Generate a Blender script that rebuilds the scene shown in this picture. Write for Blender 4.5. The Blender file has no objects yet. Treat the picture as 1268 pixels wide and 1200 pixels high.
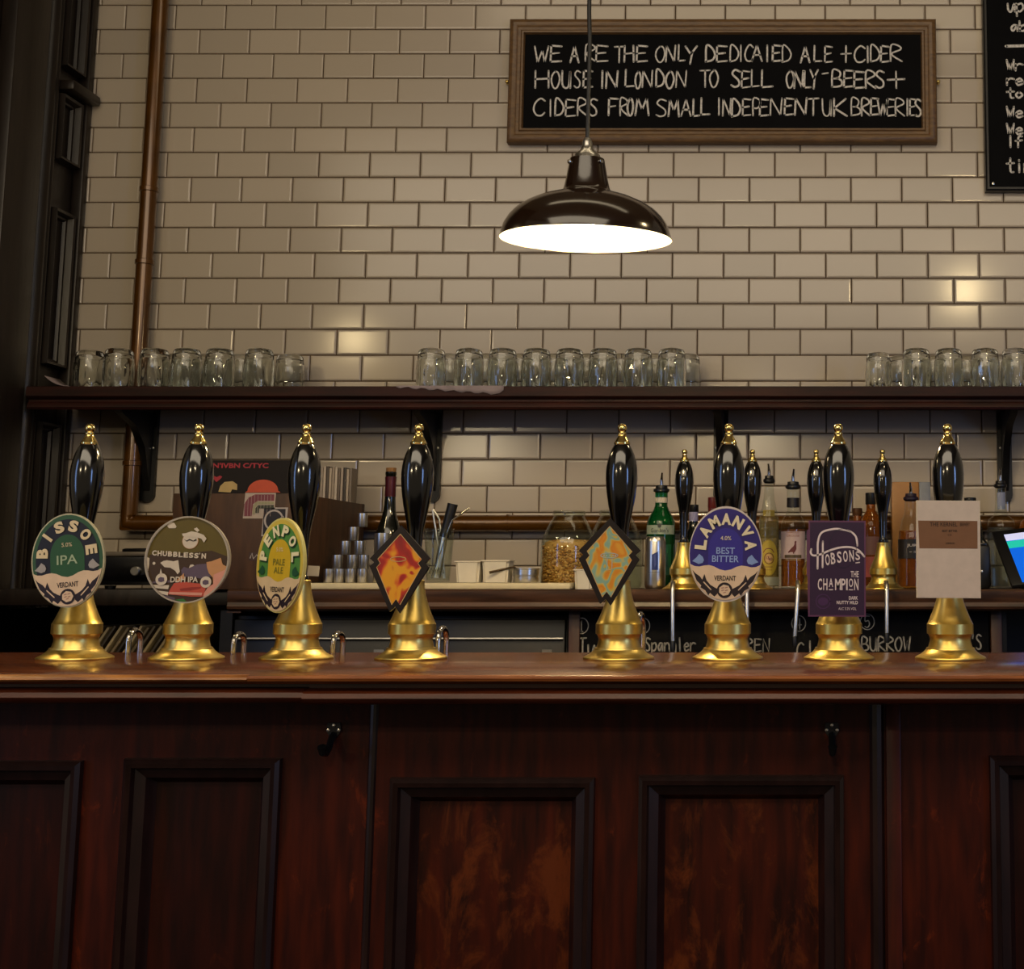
import bpy, bmesh, math, random
from mathutils import Vector, Matrix
from mathutils.geometry import tessellate_polygon
random.seed(7)
SC = bpy.context.scene
COL = SC.collection
PI = math.pi
R = math.radians

# ------------------------------------------------------------------ camera, world, lights, exposure
H = 1.22                      # eye height
F_PX, PX, PY = 1700.0, 990.0, 500.0
TH = math.atan(0.1264)
cam_d = bpy.data.cameras.new('camera')
cam = bpy.data.objects.new('camera', cam_d); COL.objects.link(cam)
cam.location = (0, 0, H); cam.rotation_euler = (PI / 2 + TH, 0, 0)
cam_d.sensor_fit = 'HORIZONTAL'; cam_d.sensor_width = 36.0
cam_d.lens = 36.0 * F_PX / 1268.0
cam_d.shift_x = (634.0 - PX) / 1268.0
cam_d.shift_y = (PY - 600.0) / 1268.0
cam_d.clip_start = 0.05
SC.camera = cam

world = bpy.data.worlds.new('world'); SC.world = world
world.use_nodes = True
world.node_tree.nodes['Background'].inputs[0].default_value = (1.0, 0.80, 0.55, 1)
world.node_tree.nodes['Background'].inputs[1].default_value = 0.17

def lamp(name, kind, loc, energy, color, **kw):
    d = bpy.data.lights.new(name, kind); d.energy = energy; d.color = color
    for k, v in kw.items(): setattr(d, k, v)
    o = bpy.data.objects.new(name, d); COL.objects.link(o); o.location = loc
    return o
WARM = (1.0, 0.76, 0.40)
# the neighbouring pendants of the same row, out of the frame on both sides
lamp('neighbour_pendant_light_left', 'POINT', (-1.78, 2.60, H + 0.93), 5.5, WARM, shadow_soft_size=0.05)
lamp('neighbour_pendant_light_right', 'POINT', (0.66, 2.60, H + 1.13), 7.5, WARM, shadow_soft_size=0.05)
# unseen ceiling light of the bar side, and the room's added fill
def aim(o, tgt):
    o.rotation_euler = (Vector(tgt) - o.location).to_track_quat('-Z', 'Y').to_euler()
a = lamp('ceiling_light_bar', 'AREA', (-0.2, 2.5, H + 2.35), 5, (1.0, 0.82, 0.54), shape='RECTANGLE', size=2.2, size_y=0.3)
aim(a, (-0.1, 4.2, H + 0.5))
a = lamp('room_fill_light', 'AREA', (-0.5, -0.2, H + 2.25), 88, (1.0, 0.84, 0.62), shape='RECTANGLE', size=4.6, size_y=1.7)  # broad unseen fill, added for the pump clips and as ceiling bounce
aim(a, (-0.3, 2.4, H))
# two unseen lights added to lift the under-shelf tiles, placed by streaks there
for x_, z_ in ((-2.07, 0.82), (-0.36, 0.95)):
    a = lamp('under_shelf_fill_light', 'AREA', (x_, -0.8, H + z_), 7, (1.0, 0.80, 0.50), shape='RECTANGLE', size=0.34, size_y=0.07)
    aim(a, (x_ * .5, 3.0, H + 0.2))
# daylight from the street windows behind the customer
a = lamp('street_window_daylight_right', 'AREA', (2.9, -0.5, H + 0.55), 18, (0.28, 0.48, 1.0), shape='RECTANGLE', size=0.45, size_y=1.3)
aim(a, (-0.2, 2.2, H))
a = lamp('street_window_daylight_left', 'AREA', (-3.4, 0.1, H + 0.55), 11, (0.30, 0.50, 1.0), shape='RECTANGLE', size=0.5, size_y=1.7)
aim(a, (-0.4, 2.2, H))

SC.view_settings.view_transform = 'Standard'
SC.view_settings.look = 'None'
SC.view_settings.gamma = 1.0
SC.view_settings.use_curve_mapping = False
SC.view_settings.exposure = 0.0
SC.cycles.use_denoising = True
SC.cycles.max_bounces = 14
SC.cycles.transmission_bounces = 14
SC.cycles.transparent_max_bounces = 14
SC.cycles.caustics_reflective = False
SC.cycles.caustics_refractive = False
SC.cycles.sample_clamp_indirect = 4.0

def W(u, v, Y):
    """point of the place at depth Y that the photograph shows at pixel (u, v)"""
    x = (u - PX) / F_PX; y = (PY - v) / F_PX
    s, c = math.sin(TH), math.cos(TH)
    t = Y / (c - y * s)
    return Vector((x * t, Y, H + (s + y * c) * t))
def K(v, Y):
    """metres per pixel there"""
    return Y / (math.cos(TH) - (PY - v) / F_PX * math.sin(TH)) / F_PX

# ------------------------------------------------------------------ materials
def lin(c):
    if isinstance(c, str): c = tuple(int(c[i:i+2], 16) / 255 for i in (0, 2, 4))
    return tuple((x / 12.92 if x <= 0.04045 else ((x + 0.055) / 1.055) ** 2.4) for x in c) + (1.0,)
MATS = {}
def newmat(name):
    m = bpy.data.materials.new(name); m.use_nodes = True
    return m, m.node_tree.nodes, m.node_tree.links, m.node_tree.nodes['Principled BSDF']
def ramp_node(N, stops, interp='LINEAR'):
    r = N.new('ShaderNodeValToRGB'); r.color_ramp.interpolation = interp
    e = r.color_ramp.elements
    while len(e) < len(stops): e.new(0.5)
    for el, (p, c) in zip(e, stops): el.position = p; el.color = lin(c)
    return r
def pm(name, col, rough=0.5, metal=0.0, var=0.12, scale=30, stretch=(1, 1, 1), col2=None, bump=0.0, coat=0.0, trans=0.0, ior=1.45, emit=0.0, spec=0.5, rough2=None, lo=0.35, hi=0.65):
    """principled surface with a procedural noise in colour, gloss and relief"""
    if name in MATS: return MATS[name]
    m, N, L, b = newmat(name)
    tc = N.new('ShaderNodeTexCoord'); mp = N.new('ShaderNodeMapping'); mp.inputs['Scale'].default_value = stretch
    nz = N.new('ShaderNodeTexNoise'); nz.inputs['Scale'].default_value = scale; nz.inputs['Detail'].default_value = 5
    L.new(tc.outputs['Object'], mp.inputs[0]); L.new(mp.outputs[0], nz.inputs['Vector'])
    c1 = lin(col)
    rp = N.new('ShaderNodeValToRGB'); e = rp.color_ramp.elements
    e[0].position, e[1].position = lo, hi
    if col2 is not None: e[0].color = c1; e[1].color = lin(col2)
    else:
        e[0].color = tuple(x * (1 - var) for x in c1[:3]) + (1,)
        e[1].color = tuple(min(1, x * (1 + var)) for x in c1[:3]) + (1,)
    L.new(nz.outputs['Fac'], rp.inputs[0]); L.new(rp.outputs[0], b.inputs['Base Color'])
    b.inputs['Roughness'].default_value = rough
    if rough2 is not None:
        mr = N.new('ShaderNodeMapRange'); mr.inputs[3].default_value = rough; mr.inputs[4].default_value = rough2
        L.new(nz.outputs['Fac'], mr.inputs[0]); L.new(mr.outputs[0], b.inputs['Roughness'])
    b.inputs['Metallic'].default_value = metal
    b.inputs['Specular IOR Level'].default_value = spec
    b.inputs['Coat Weight'].default_value = coat; b.inputs['Coat Roughness'].default_value = 0.12
    b.inputs['Transmission Weight'].default_value = trans; b.inputs['IOR'].default_value = ior
    if bump:
        bp = N.new('ShaderNodeBump'); bp.inputs['Strength'].default_value = bump; bp.inputs['Distance'].default_value = 0.004
        L.new(nz.outputs['Fac'], bp.inputs['Height']); L.new(bp.outputs[0], b.inputs['Normal'])
    if emit:
        b.inputs['Emission Color'].default_value = c1; b.inputs['Emission Strength'].default_value = emit
    MATS[name] = m
    return m
def ink(hexc, rough=0.45): return pm('print_' + hexc, hexc, rough=rough, var=0.04, scale=60)
def swirl(name, stops, scale, dist, rise=0.0):
    if name in MATS: return MATS[name]
    m, N, L, b = newmat(name)
    tc = N.new('ShaderNodeTexCoord'); nz = N.new('ShaderNodeTexNoise')
    nz.inputs['Scale'].default_value = scale; nz.inputs['Distortion'].default_value = dist; nz.inputs['Detail'].default_value = 1.2
    L.new(tc.outputs['Object'], nz.inputs['Vector'])
    fac = nz.outputs['Fac']
    if rise:
        sp = N.new('ShaderNodeSeparateXYZ'); L.new(tc.outputs['Object'], sp.inputs[0])
        ma = N.new('ShaderNodeMath'); ma.operation = 'MULTIPLY_ADD'; ma.inputs[1].default_value = rise
        L.new(sp.outputs['Z'], ma.inputs[0]); L.new(fac, ma.inputs[2]); fac = ma.outputs[0]
    rp = ramp_node(N, stops); L.new(fac, rp.inputs[0]); L.new(rp.outputs[0], b.inputs['Base Color'])
    b.inputs['Roughness'].default_value = 0.4
    MATS[name] = m; return m
def worn_wood(name, dark, mid, worn, amount, rough=0.42):
    """dark varnished boards, varnish worn off in ragged upright patches"""
    m, N, L, b = newmat(name)
    tc = N.new('ShaderNodeTexCoord')
    mp = N.new('ShaderNodeMapping'); mp.inputs['Scale'].default_value = (9, 9, 1.1)
    gr = N.new('ShaderNodeTexNoise'); gr.inputs['Scale'].default_value = 7; gr.inputs['Detail'].default_value = 7
    L.new(tc.outputs['Object'], mp.inputs[0]); L.new(mp.outputs[0], gr.inputs['Vector'])
    base = ramp_node(N, [(0.35, dark), (0.7, mid)]); L.new(gr.outputs['Fac'], base.inputs[0])
    mp2 = N.new('ShaderNodeMapping'); mp2.inputs['Scale'].default_value = (1.6, 1.6, 0.8)
    wn = N.new('ShaderNodeTexNoise'); wn.inputs['Scale'].default_value = 13; wn.inputs['Detail'].default_value = 9; wn.inputs['Roughness'].default_value = 0.72; wn.inputs['Distortion'].default_value = 0.5
    L.new(tc.outputs['Object'], mp2.inputs[0]); L.new(mp2.outputs[0], wn.inputs['Vector'])
    wr = N.new('ShaderNodeValToRGB'); wr.color_ramp.elements[0].position = 0.62 - amount; wr.color_ramp.elements[1].position = 0.70 - amount * 0.6
    L.new(wn.outputs['Fac'], wr.inputs[0])
    mx = N.new('ShaderNodeMix'); mx.data_type = 'RGBA'; L.new(wr.outputs[0], mx.inputs[0]); L.new(base.outputs[0], mx.inputs[6]); mx.inputs[7].default_value = lin(worn)
    L.new(mx.outputs[2], b.inputs['Base Color'])
    b.inputs['Roughness'].default_value = rough; b.inputs['Specular IOR Level'].default_value = 0.22
    bp = N.new('ShaderNodeBump'); bp.inputs['Strength'].default_value = 0.25; bp.inputs['Distance'].default_value = 0.002
    L.new(wn.outputs['Fac'], bp.inputs['Height']); L.new(bp.outputs[0], b.inputs['Normal'])
    MATS[name] = m; return m

def tile_material():
    m, N, L, b = newmat('cream_glazed_tile')
    g = N.new('ShaderNodeNewGeometry')
    rp = N.new('ShaderNodeValToRGB'); e = rp.color_ramp.elements
    e[0].color = lin('aa9f90'); e[1].color = lin('b5a999')
    L.new(g.outputs['Random Per Island'], rp.inputs[0]); L.new(rp.outputs[0], b.inputs['Base Color'])
    tc = N.new('ShaderNodeTexCoord'); nz = N.new('ShaderNodeTexNoise'); nz.inputs['Scale'].default_value = 9; nz.inputs['Detail'].default_value = 1
    L.new(tc.outputs['Object'], nz.inputs['Vector'])
    bp = N.new('ShaderNodeBump'); bp.inputs['Strength'].default_value = 0.05; bp.inputs['Distance'].default_value = 0.004
    L.new(nz.outputs['Fac'], bp.inputs['Height']); L.new(bp.outputs[0], b.inputs['Normal'])
    b.inputs['Roughness'].default_value = 0.17
    return m
M = dict(
    tile=tile_material(),
    grout=pm('dark_grout', '4c3c28', 0.9, var=0.3, scale=60),
    plaster=pm('ceiling_plaster', '8a7f6c', 0.9),
    floor=pm('floor_boards', '2a1a10', 0.6, var=0.3, stretch=(1, 12, 1), scale=6),
    blackwood=pm('black_brown_painted_wood', '1b1410', 0.38, var=0.3, scale=9, stretch=(6, 6, 1), bump=0.15),
    bartop=pm('varnished_mahogany_top', '461a07', 0.2, col2='824015', scale=8, stretch=(1, 9, 9), coat=0.35, rough2=0.3),
    barnose=pm('varnished_mahogany_edge', '341408', 0.3, col2='5a2812', scale=8, stretch=(1, 9, 9), coat=0.25),
    wornedge=pm('highlit_wood_edge', '6e3514', 0.26, col2='9a5a28', scale=9, stretch=(1, 9, 9), coat=0.3),  # lighter orange puts the highlight along the nosing into the colour
    wornedge2=pm('chipped_wood_edge', '7a4418', 0.34, col2='b87a3a', scale=14, stretch=(1, 5, 5), bump=0.3),  # worn wood at the left, its light tone also carrying the painted highlight
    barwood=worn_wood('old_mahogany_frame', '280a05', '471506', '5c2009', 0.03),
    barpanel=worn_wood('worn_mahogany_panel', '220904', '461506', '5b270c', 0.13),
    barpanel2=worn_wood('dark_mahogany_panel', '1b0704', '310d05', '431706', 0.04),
    barmould=pm('dark_panel_moulding', '20100d', 0.3, var=0.3, scale=14, stretch=(4, 4, 1), coat=0.2),
    shelfwood=pm('dark_red_shelf_wood', '1d0b07', 0.55, col2='30110a', scale=7, stretch=(1, 9, 9), spec=0.25),
    pipe=pm('brown_painted_pipe', '553409', 0.25, var=0.2, scale=12, metal=0.3, coat=0.5),
    iron=pm('black_cast_iron', '0b0b0c', 0.42, var=0.3, bump=0.1),
    brass=pm('rubbed_brass', 'd8b658', 0.26, metal=1.0, col2='e9cf80', scale=26, rough2=0.44, bump=0.05),
    brass2=pm('polished_brass', 'ecd084', 0.16, metal=1.0, var=0.06),
    black=pm('black_lacquer', '050506', 0.13, var=0.1, coat=1.0),
    chrome=pm('polished_chrome', 'c9c6c0', 0.10, metal=1.0, var=0.05),
    steel=pm('brushed_steel', 'd2cfc8', 0.28, metal=1.0, var=0.08, scale=40, stretch=(1, 1, .1)),
    glass=pm('clear_glass', 'f2f5f2', 0.02, trans=1.0, ior=1.46, var=0.01),
    greenglass=pm('green_glass', '0d6b30', 0.05, trans=0.75, ior=1.4, var=0.05),
    amberglass=pm('amber_spirit', 'b5641c', 0.08, trans=0.7, ior=1.35, var=0.1),
    paleglass=pm('pale_spirit', 'd9bf73', 0.06, trans=0.8, ior=1.35, var=0.05),
    darkglass=pm('dark_bottle_glass', '0c0f0b', 0.08, var=0.1, coat=0.5),
    blackplastic=pm('black_plastic', '0c0c0e', 0.4, var=0.2),
    whiteplastic=pm('white_plastic', 'cfc7b4', 0.45, var=0.04, trans=0.0),
    board=pm('cream_chopping_board', 'cdbf9a', 0.5, var=0.05),
    counter=pm('brown_counter_wood', '2a180d', 0.42, col2='4d3120', scale=6, stretch=(1, 9, 9), bump=0.1),
    cabinet=pm('black_cabinet', '0a0807', 0.4, var=0.3),
    postwood=pm('brown_post_wood', '3d2212', 0.5, var=0.25, stretch=(8, 8, 1), scale=8),
    crate=pm('brown_crate_wood', '321d0d', 0.6, col2='4a2f1a', scale=6, stretch=(6, 6, 1)),
    frame=pm('oak_brown_frame', '57402a', 0.42, col2='6e5232', scale=14, stretch=(2, 9, 9), bump=0.1),
    slate=pm('blackboard_slate', '08080a', 0.8, var=0.2, scale=10, spec=0.12),
    chalk=pm('white_chalk', 'c6c2bc', 0.9, var=0.25, scale=160),
    chalk2=pm('thin_chalk', '8f8a80', 0.9, var=0.25, scale=160),
    enamel=pm('dark_brown_enamel', '1f1209', 0.16, var=0.1, coat=0.6),
    whiteenamel=pm('white_enamel', 'f3ead2', 0.3, var=0.02),
    bulb=pm('lamp_bulb', 'ffe0a8', 0.3, emit=420.0, var=0.0),
    greyliner=pm('grey_shelf_liner', '85787a', 0.8, var=0.15),
)

def thin_glass(name, tint):
    m, N, L, b = newmat(name); N.remove(b)
    out = [n for n in N if n.type == 'OUTPUT_MATERIAL'][0]
    tr = N.new('ShaderNodeBsdfTransparent'); tr.inputs[0].default_value = lin(tint)
    gl = N.new('ShaderNodeBsdfGlossy'); gl.inputs['Roughness'].default_value = 0.04
    nz = N.new('ShaderNodeTexNoise'); nz.inputs['Scale'].default_value = 14
    bp = N.new('ShaderNodeBump'); bp.inputs['Strength'].default_value = 0.06; bp.inputs['Distance'].default_value = 0.004
    L.new(nz.outputs['Fac'], bp.inputs['Height']); L.new(bp.outputs[0], gl.inputs['Normal'])
    lw = N.new('ShaderNodeLayerWeight'); lw.inputs[0].default_value = 0.5
    pw = N.new('ShaderNodeMath'); pw.operation = 'POWER'; pw.inputs[1].default_value = 3.2; L.new(lw.outputs['Facing'], pw.inputs[0])
    fr = N.new('ShaderNodeMath'); fr.operation = 'MULTIPLY_ADD'; fr.inputs[1].default_value = 0.55; fr.inputs[2].default_value = 0.035; L.new(pw.outputs[0], fr.inputs[0])
    mx = N.new('ShaderNodeMixShader'); L.new(fr.outputs[0], mx.inputs[0]); L.new(tr.outputs[0], mx.inputs[1]); L.new(gl.outputs[0], mx.inputs[2])
    L.new(mx.outputs[0], out.inputs[0]); return m
def nut_material():
    m, N, L, b = newmat('roasted_peanuts')
    g = N.new('ShaderNodeNewGeometry')
    rp = ramp_node(N, [(0, '8a5720'), (.5, 'b9822f'), (1, 'd9b06a')]); L.new(g.outputs['Random Per Island'], rp.inputs[0]); L.new(rp.outputs[0], b.inputs['Base Color'])
    b.inputs['Roughness'].default_value = 0.5; return m
M['nuts'] = nut_material()
M['thin'] = thin_glass('blown_clear_glass', 'f6f9f5')
# ------------------------------------------------------------------ mesh helpers
class MB:
    def __init__(s): s.bm = bmesh.new(); s.smooth = []
    def add(s, verts, faces, mat=0, mtx=None):
        vs = [s.bm.verts.new(mtx @ Vector(v) if mtx is not None else Vector(v)) for v in verts]
        for f in faces:
            try:
                fc = s.bm.faces.new([vs[i] for i in f]); fc.material_index = mat
            except ValueError: pass
        return s
    def box(s, x0, x1, y0, y1, z0, z1, mat=0, bev=0.0, mtx=None):
        if bev <= 0:
            v = [(x, y, z) for x in (x0, x1) for y in (y0, y1) for z in (z0, z1)]
            return s.add(v, [(0, 1, 3, 2), (4, 6, 7, 5), (0, 4, 5, 1), (2, 3, 7, 6), (0, 2, 6, 4), (1, 5, 7, 3)], mat, mtx)
        t = bmesh.new(); bmesh.ops.create_cube(t, size=1.0)
        for v in t.verts: v.co = Vector(((x0 + x1) / 2 + v.co.x * (x1 - x0), (y0 + y1) / 2 + v.co.y * (y1 - y0), (z0 + z1) / 2 + v.co.z * (z1 - z0)))
        bmesh.ops.bevel(t, geom=t.edges[:], offset=bev, segments=2, profile=0.5, affect='EDGES')
        t.verts.index_update()
        s.add([v.co.copy() for v in t.verts], [[v.index for v in f.verts] for f in t.faces], mat, mtx); t.free()
        return s
    def lathe(s, prof, seg=32, c=(0, 0, 0), mat=0, mtx=None, a0=0.0, a1=2 * PI, mod=None, cap=True):
        full = abs(a1 - a0 - 2 * PI) < 1e-6
        n = seg if full else seg + 1
        vs, fs = [], []
        for (r, z) in prof:
            for i in range(n):
                a = a0 + (a1 - a0) * i / seg
                rr = r + (mod(a, z, r) if mod else 0)
                vs.append((c[0] + rr * math.cos(a), c[1] + rr * math.sin(a), c[2] + z))
        for j in range(len(prof) - 1):
            for i in range(seg):
                k = (i + 1) % n
                fs.append((j * n + i, j * n + k, (j + 1) * n + k, (j + 1) * n + i))
        if full and cap:
            if prof[0][0] > 1e-5: fs.append(tuple(reversed(range(n))))
            if prof[-1][0] > 1e-5: fs.append(tuple((len(prof) - 1) * n + i for i in range(n)))
        return s.add(vs, fs, mat, mtx)
    def prism(s, pts, y0, y1, mat=0, mtx=None):
        """outline in XZ, thickness along Y"""
        n = len(pts)
        v = [(x, y0, z) for x, z in pts] + [(x, y1, z) for x, z in pts]
        f = [tuple(range(n)), tuple(reversed(range(n, 2 * n)))] + [(i, (i + 1) % n, n + (i + 1) % n, n + i) for i in range(n)]
        return s.add(v, f, mat, mtx)
    def profx(s, pts, x0, x1, mat=0):
        """outline in YZ, run along X"""
        n = len(pts)
        v = [(x0, y, z) for y, z in pts] + [(x1, y, z) for y, z in pts]
        f = [tuple(range(n)), tuple(reversed(range(n, 2 * n)))] + [(i, (i + 1) % n, n + (i + 1) % n, n + i) for i in range(n)]
        return s.add(v, f, mat)
    def tube(s, pts, r, seg=10, mat=0, cap=True):
        pts = [Vector(p) for p in pts]; n = len(pts)
        rs = r if isinstance(r, (list, tuple)) else [r] * n
        vs, fs = [], []
        up = None
        for i, p in enumerate(pts):
            d = (pts[min(i + 1, n - 1)] - pts[max(i - 1, 0)]).normalized()
            if up is None:
                up = Vector((0, 0, 1)) if abs(d.z) < 0.9 else Vector((1, 0, 0))
            a = d.cross(up)
            if a.length < 1e-4: a = d.cross(Vector((0, 1, 0)))
            a.normalize(); b = a.cross(d).normalized(); up = b
            for k in range(seg):
                an = 2 * PI * k / seg
                vs.append(p + (a * math.cos(an) + b * math.sin(an)) * rs[i])
        for i in range(n - 1):
            for k in range(seg):
                q = (k + 1) % seg
                fs.append((i * seg + k, i * seg + q, (i + 1) * seg + q, (i + 1) * seg + k))
        if cap: fs += [tuple(reversed(range(seg))), tuple((n - 1) * seg + k for k in range(seg))]
        return s.add(vs, fs, mat)
    def frame(s, x0, x1, z0, z1, prof, mat=0):
        """mitred moulding round a rectangle: prof = (inset, y)"""
        vs, fs = [], []
        for (d, y) in prof: vs += [(x0 + d, y, z0 + d), (x1 - d, y, z0 + d), (x1 - d, y, z1 - d), (x0 + d, y, z1 - d)]
        for j in range(len(prof) - 1):
            for i in range(4):
                k = (i + 1) % 4
                fs.append((j * 4 + i, j * 4 + k, (j + 1) * 4 + k, (j + 1) * 4 + i))
        return s.add(vs, fs, mat)
    def build(s, name, mats, parent=None, loc=(0, 0, 0), rot=(0, 0, 0), smooth=35, fix=True):
        if fix: bmesh.ops.recalc_face_normals(s.bm, faces=s.bm.faces[:])
        me = bpy.data.meshes.new(name); s.bm.to_mesh(me); s.bm.free()
        for m in (mats if isinstance(mats, (list, tuple)) else [mats]): me.materials.append(m)
        if smooth:
            me.shade_smooth(); me.set_sharp_from_angle(angle=R(smooth))
        o = bpy.data.objects.new(name, me); COL.objects.link(o)
        o.location = loc; o.rotation_euler = rot
        if parent is not None: o.parent = parent
        return o
def tag(o, label, cat, group=None):
    o['label'] = label; o['category'] = cat
    if group: o['group'] = group
    return o
def thing(name, label, cat, loc, rz=0.0, group=None):
    o = bpy.data.objects.new(name, None); COL.objects.link(o)
    o.empty_display_size = 0.05
    o.location = loc; o.rotation_euler = (0, 0, rz)
    return tag(o, label, cat, group)
def struct(o): o['kind'] = 'structure'; return o
def copy_tree(src, parent=None):
    c = src.copy(); COL.objects.link(c)
    if parent is not None: c.parent = parent
    for ch in list(src.children): copy_tree(ch, c)
    return c

# ---- lettering
_txt = {}
def glyphs(s, bold=0.0):
    key = (s, bold)
    if key not in _txt:
        cu = bpy.data.curves.new('lettering', 'FONT'); cu.body = s; cu.size = 1.0; cu.offset = bold; cu.resolution_u = 3
        ob = bpy.data.objects.new('lettering', cu); COL.objects.link(ob)
        dg = bpy.context.evaluated_depsgraph_get(); dg.update()
        ev = ob.evaluated_get(dg); me = ev.to_mesh()
        V = [(v.co.x, v.co.y) for v in me.vertices]; F = [tuple(p.vertices) for p in me.polygons]
        ev.to_mesh_clear(); bpy.data.objects.remove(ob); bpy.data.curves.remove(cu)
        xs = [v[0] for v in V]; ys = [v[1] for v in V]
        _txt[key] = (V, F, (min(xs), max(xs), min(ys), max(ys)))
    return _txt[key]
STROKES = {
 'A': [[(0, 0), (.5, 1), (1, 0)], [(.2, .38), (.8, .38)]], 'B': [[(0, 0), (.08, 1), (.7, .95), (.85, .75), (.6, .53), (.08, .5)], [(.5, .53), (1, .35), (.9, .08), (0, 0)]],
 'C': [[(1, .85), (.6, 1), (.15, .75), (0, .35), (.25, .03), (.7, 0), (1, .15)]], 'D': [[(0, 0), (.05, 1), (.6, .9), (1, .5), (.75, .12), (0, 0)]],
 'E': [[(1, .95), (.05, 1), (0, 0), (1, .05)], [(0, .5), (.8, .55)]], 'F': [[(0, 0), (.05, 1), (1, .97)], [(.03, .5), (.75, .55)]],
 'H': [[(0, 0), (0, 1)], [(1, 0), (.95, 1)], [(0, .5), (1, .55)]], 'I': [[(.5, 0), (.5, 1)]], 'K': [[(0, 0), (0, 1)], [(.9, 1), (.05, .45), (1, 0)]],
 'L': [[(.05, 1), (0, .02), (1, .05)]], 'M': [[(0, 0), (.15, 1), (.5, .35), (.85, 1), (1, 0)]], 'N': [[(0, 0), (.05, 1), (.9, 0), (1, 1)]],
 'O': [[(.5, 1), (.1, .75), (0, .4), (.3, .02), (.7, .05), (1, .5), (.8, .9), (.5, 1)]], 'P': [[(0, 0), (.05, 1), (.8, .95), (1, .72), (.6, .45), (.05, .45)]],
 'R': [[(0, 0), (.05, 1), (.75, .95), (.9, .72), (.1, .45), (1, 0)]], 'S': [[(.95, .9), (.4, 1), (.1, .75), (.8, .4), (.85, .1), (.4, 0), (0, .1)]],
 'T': [[(.5, 0), (.5, 1)], [(0, .97), (1, 1)]], 'U': [[(0, 1), (.05, .25), (.4, 0), (.8, .15), (.95, 1), (1, 0)]], 'W': [[(0, 1), (.25, 0), (.55, .75), (.75, 0), (1, 1)]],
 'Y': [[(0, 1), (.45, .5), (1, 1)], [(.6, .65), (.4, -.1)]], '+': [[(.5, 0), (.5, 1)], [(0, .5), (1, .55)]], '-': [[(0, .8), (1, .85)]], '_': [[(0, .5), (1, .52)]],
 'a': [[(.9, .55), (.4, .6), (.05, .3), (.3, 0), (.85, .5), (.9, 0)]], 'b': [[(0, 1), (.05, 0)], [(.05, .4), (.6, .6), (.9, .3), (.5, 0), (.05, .05)]],
 'd': [[(.9, 1), (.9, 0)], [(.9, .5), (.3, .6), (.05, .25), (.4, 0), (.9, .1)]], 'e': [[(.05, .3), (.9, .38), (.6, .62), (.1, .4), (.3, 0), (.95, .1)]],
 'f': [[(.9, .95), (.5, .95), (.35, .6), (.35, 0)], [(0, .55), (.9, .6)]], 'g': [[(.9, .55), (.3, .6), (.05, .3), (.5, .05), (.9, .55), (.85, -.3), (.1, -.3)]],
 'i': [[(.5, 0), (.5, .6)], [(.5, .8), (.5, .88)]], 'l': [[(.4, 1), (.5, 0)]], 'n': [[(0, 0), (0, .6)], [(0, .4), (.5, .62), (.9, .45), (1, 0)]],
 'o': [[(.5, .62), (.05, .35), (.4, 0), (.95, .3), (.5, .62)]], 'p': [[(0, .6), (.05, -.35)], [(.05, .5), (.7, .62), (.95, .3), (.5, 0), (.05, .1)]],
 'r': [[(0, 0), (0, .6)], [(0, .4), (.5, .62), (1, .55)]], 't': [[(.5, 1), (.5, .1), (.9, 0)], [(0, .62), (1, .66)]], 'u': [[(0, .6), (.1, .1), (.5, 0), (.9, .6), (1, 0)]],
 'w': [[(0, .6), (.25, 0), (.5, .45), (.75, 0), (1, .6)]], '1': [[(.2, .75), (.5, 1), (.5, 0)], [(.2, 0), (.8, 0)]], '2': [[(.05, .75), (.5, 1), (.9, .7), (0, 0), (1, .03)]],
 '4': [[(.7, 0), (.7, 1), (0, .35), (1, .38)]], '5': [[(.9, 1), (.15, .98), (.1, .55), (.7, .6), (.9, .25), (.5, 0), (.05, .08)]], "'": [[(.5, 1), (.4, .75)]],
}
def smooth_line(pts, n=4):
    if len(pts) < 3: return pts
    out = []
    for i in range(len(pts) - 1):
        p0 = pts[max(i - 1, 0)]; p1 = pts[i]; p2 = pts[i + 1]; p3 = pts[min(i + 2, len(pts) - 1)]
        for k in range(n):
            t = k / n
            out.append(tuple(0.5 * (2 * p1[j] + (p2[j] - p0[j]) * t + (2 * p0[j] - 5 * p1[j] + 4 * p2[j] - p3[j]) * t * t + (3 * p1[j] - p0[j] - 3 * p2[j] + p3[j]) * t ** 3) for j in (0, 1)))
    out.append(pts[-1]); return out
CURVY = set('BCDOPRSUabdefgnoprtu25')
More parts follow.
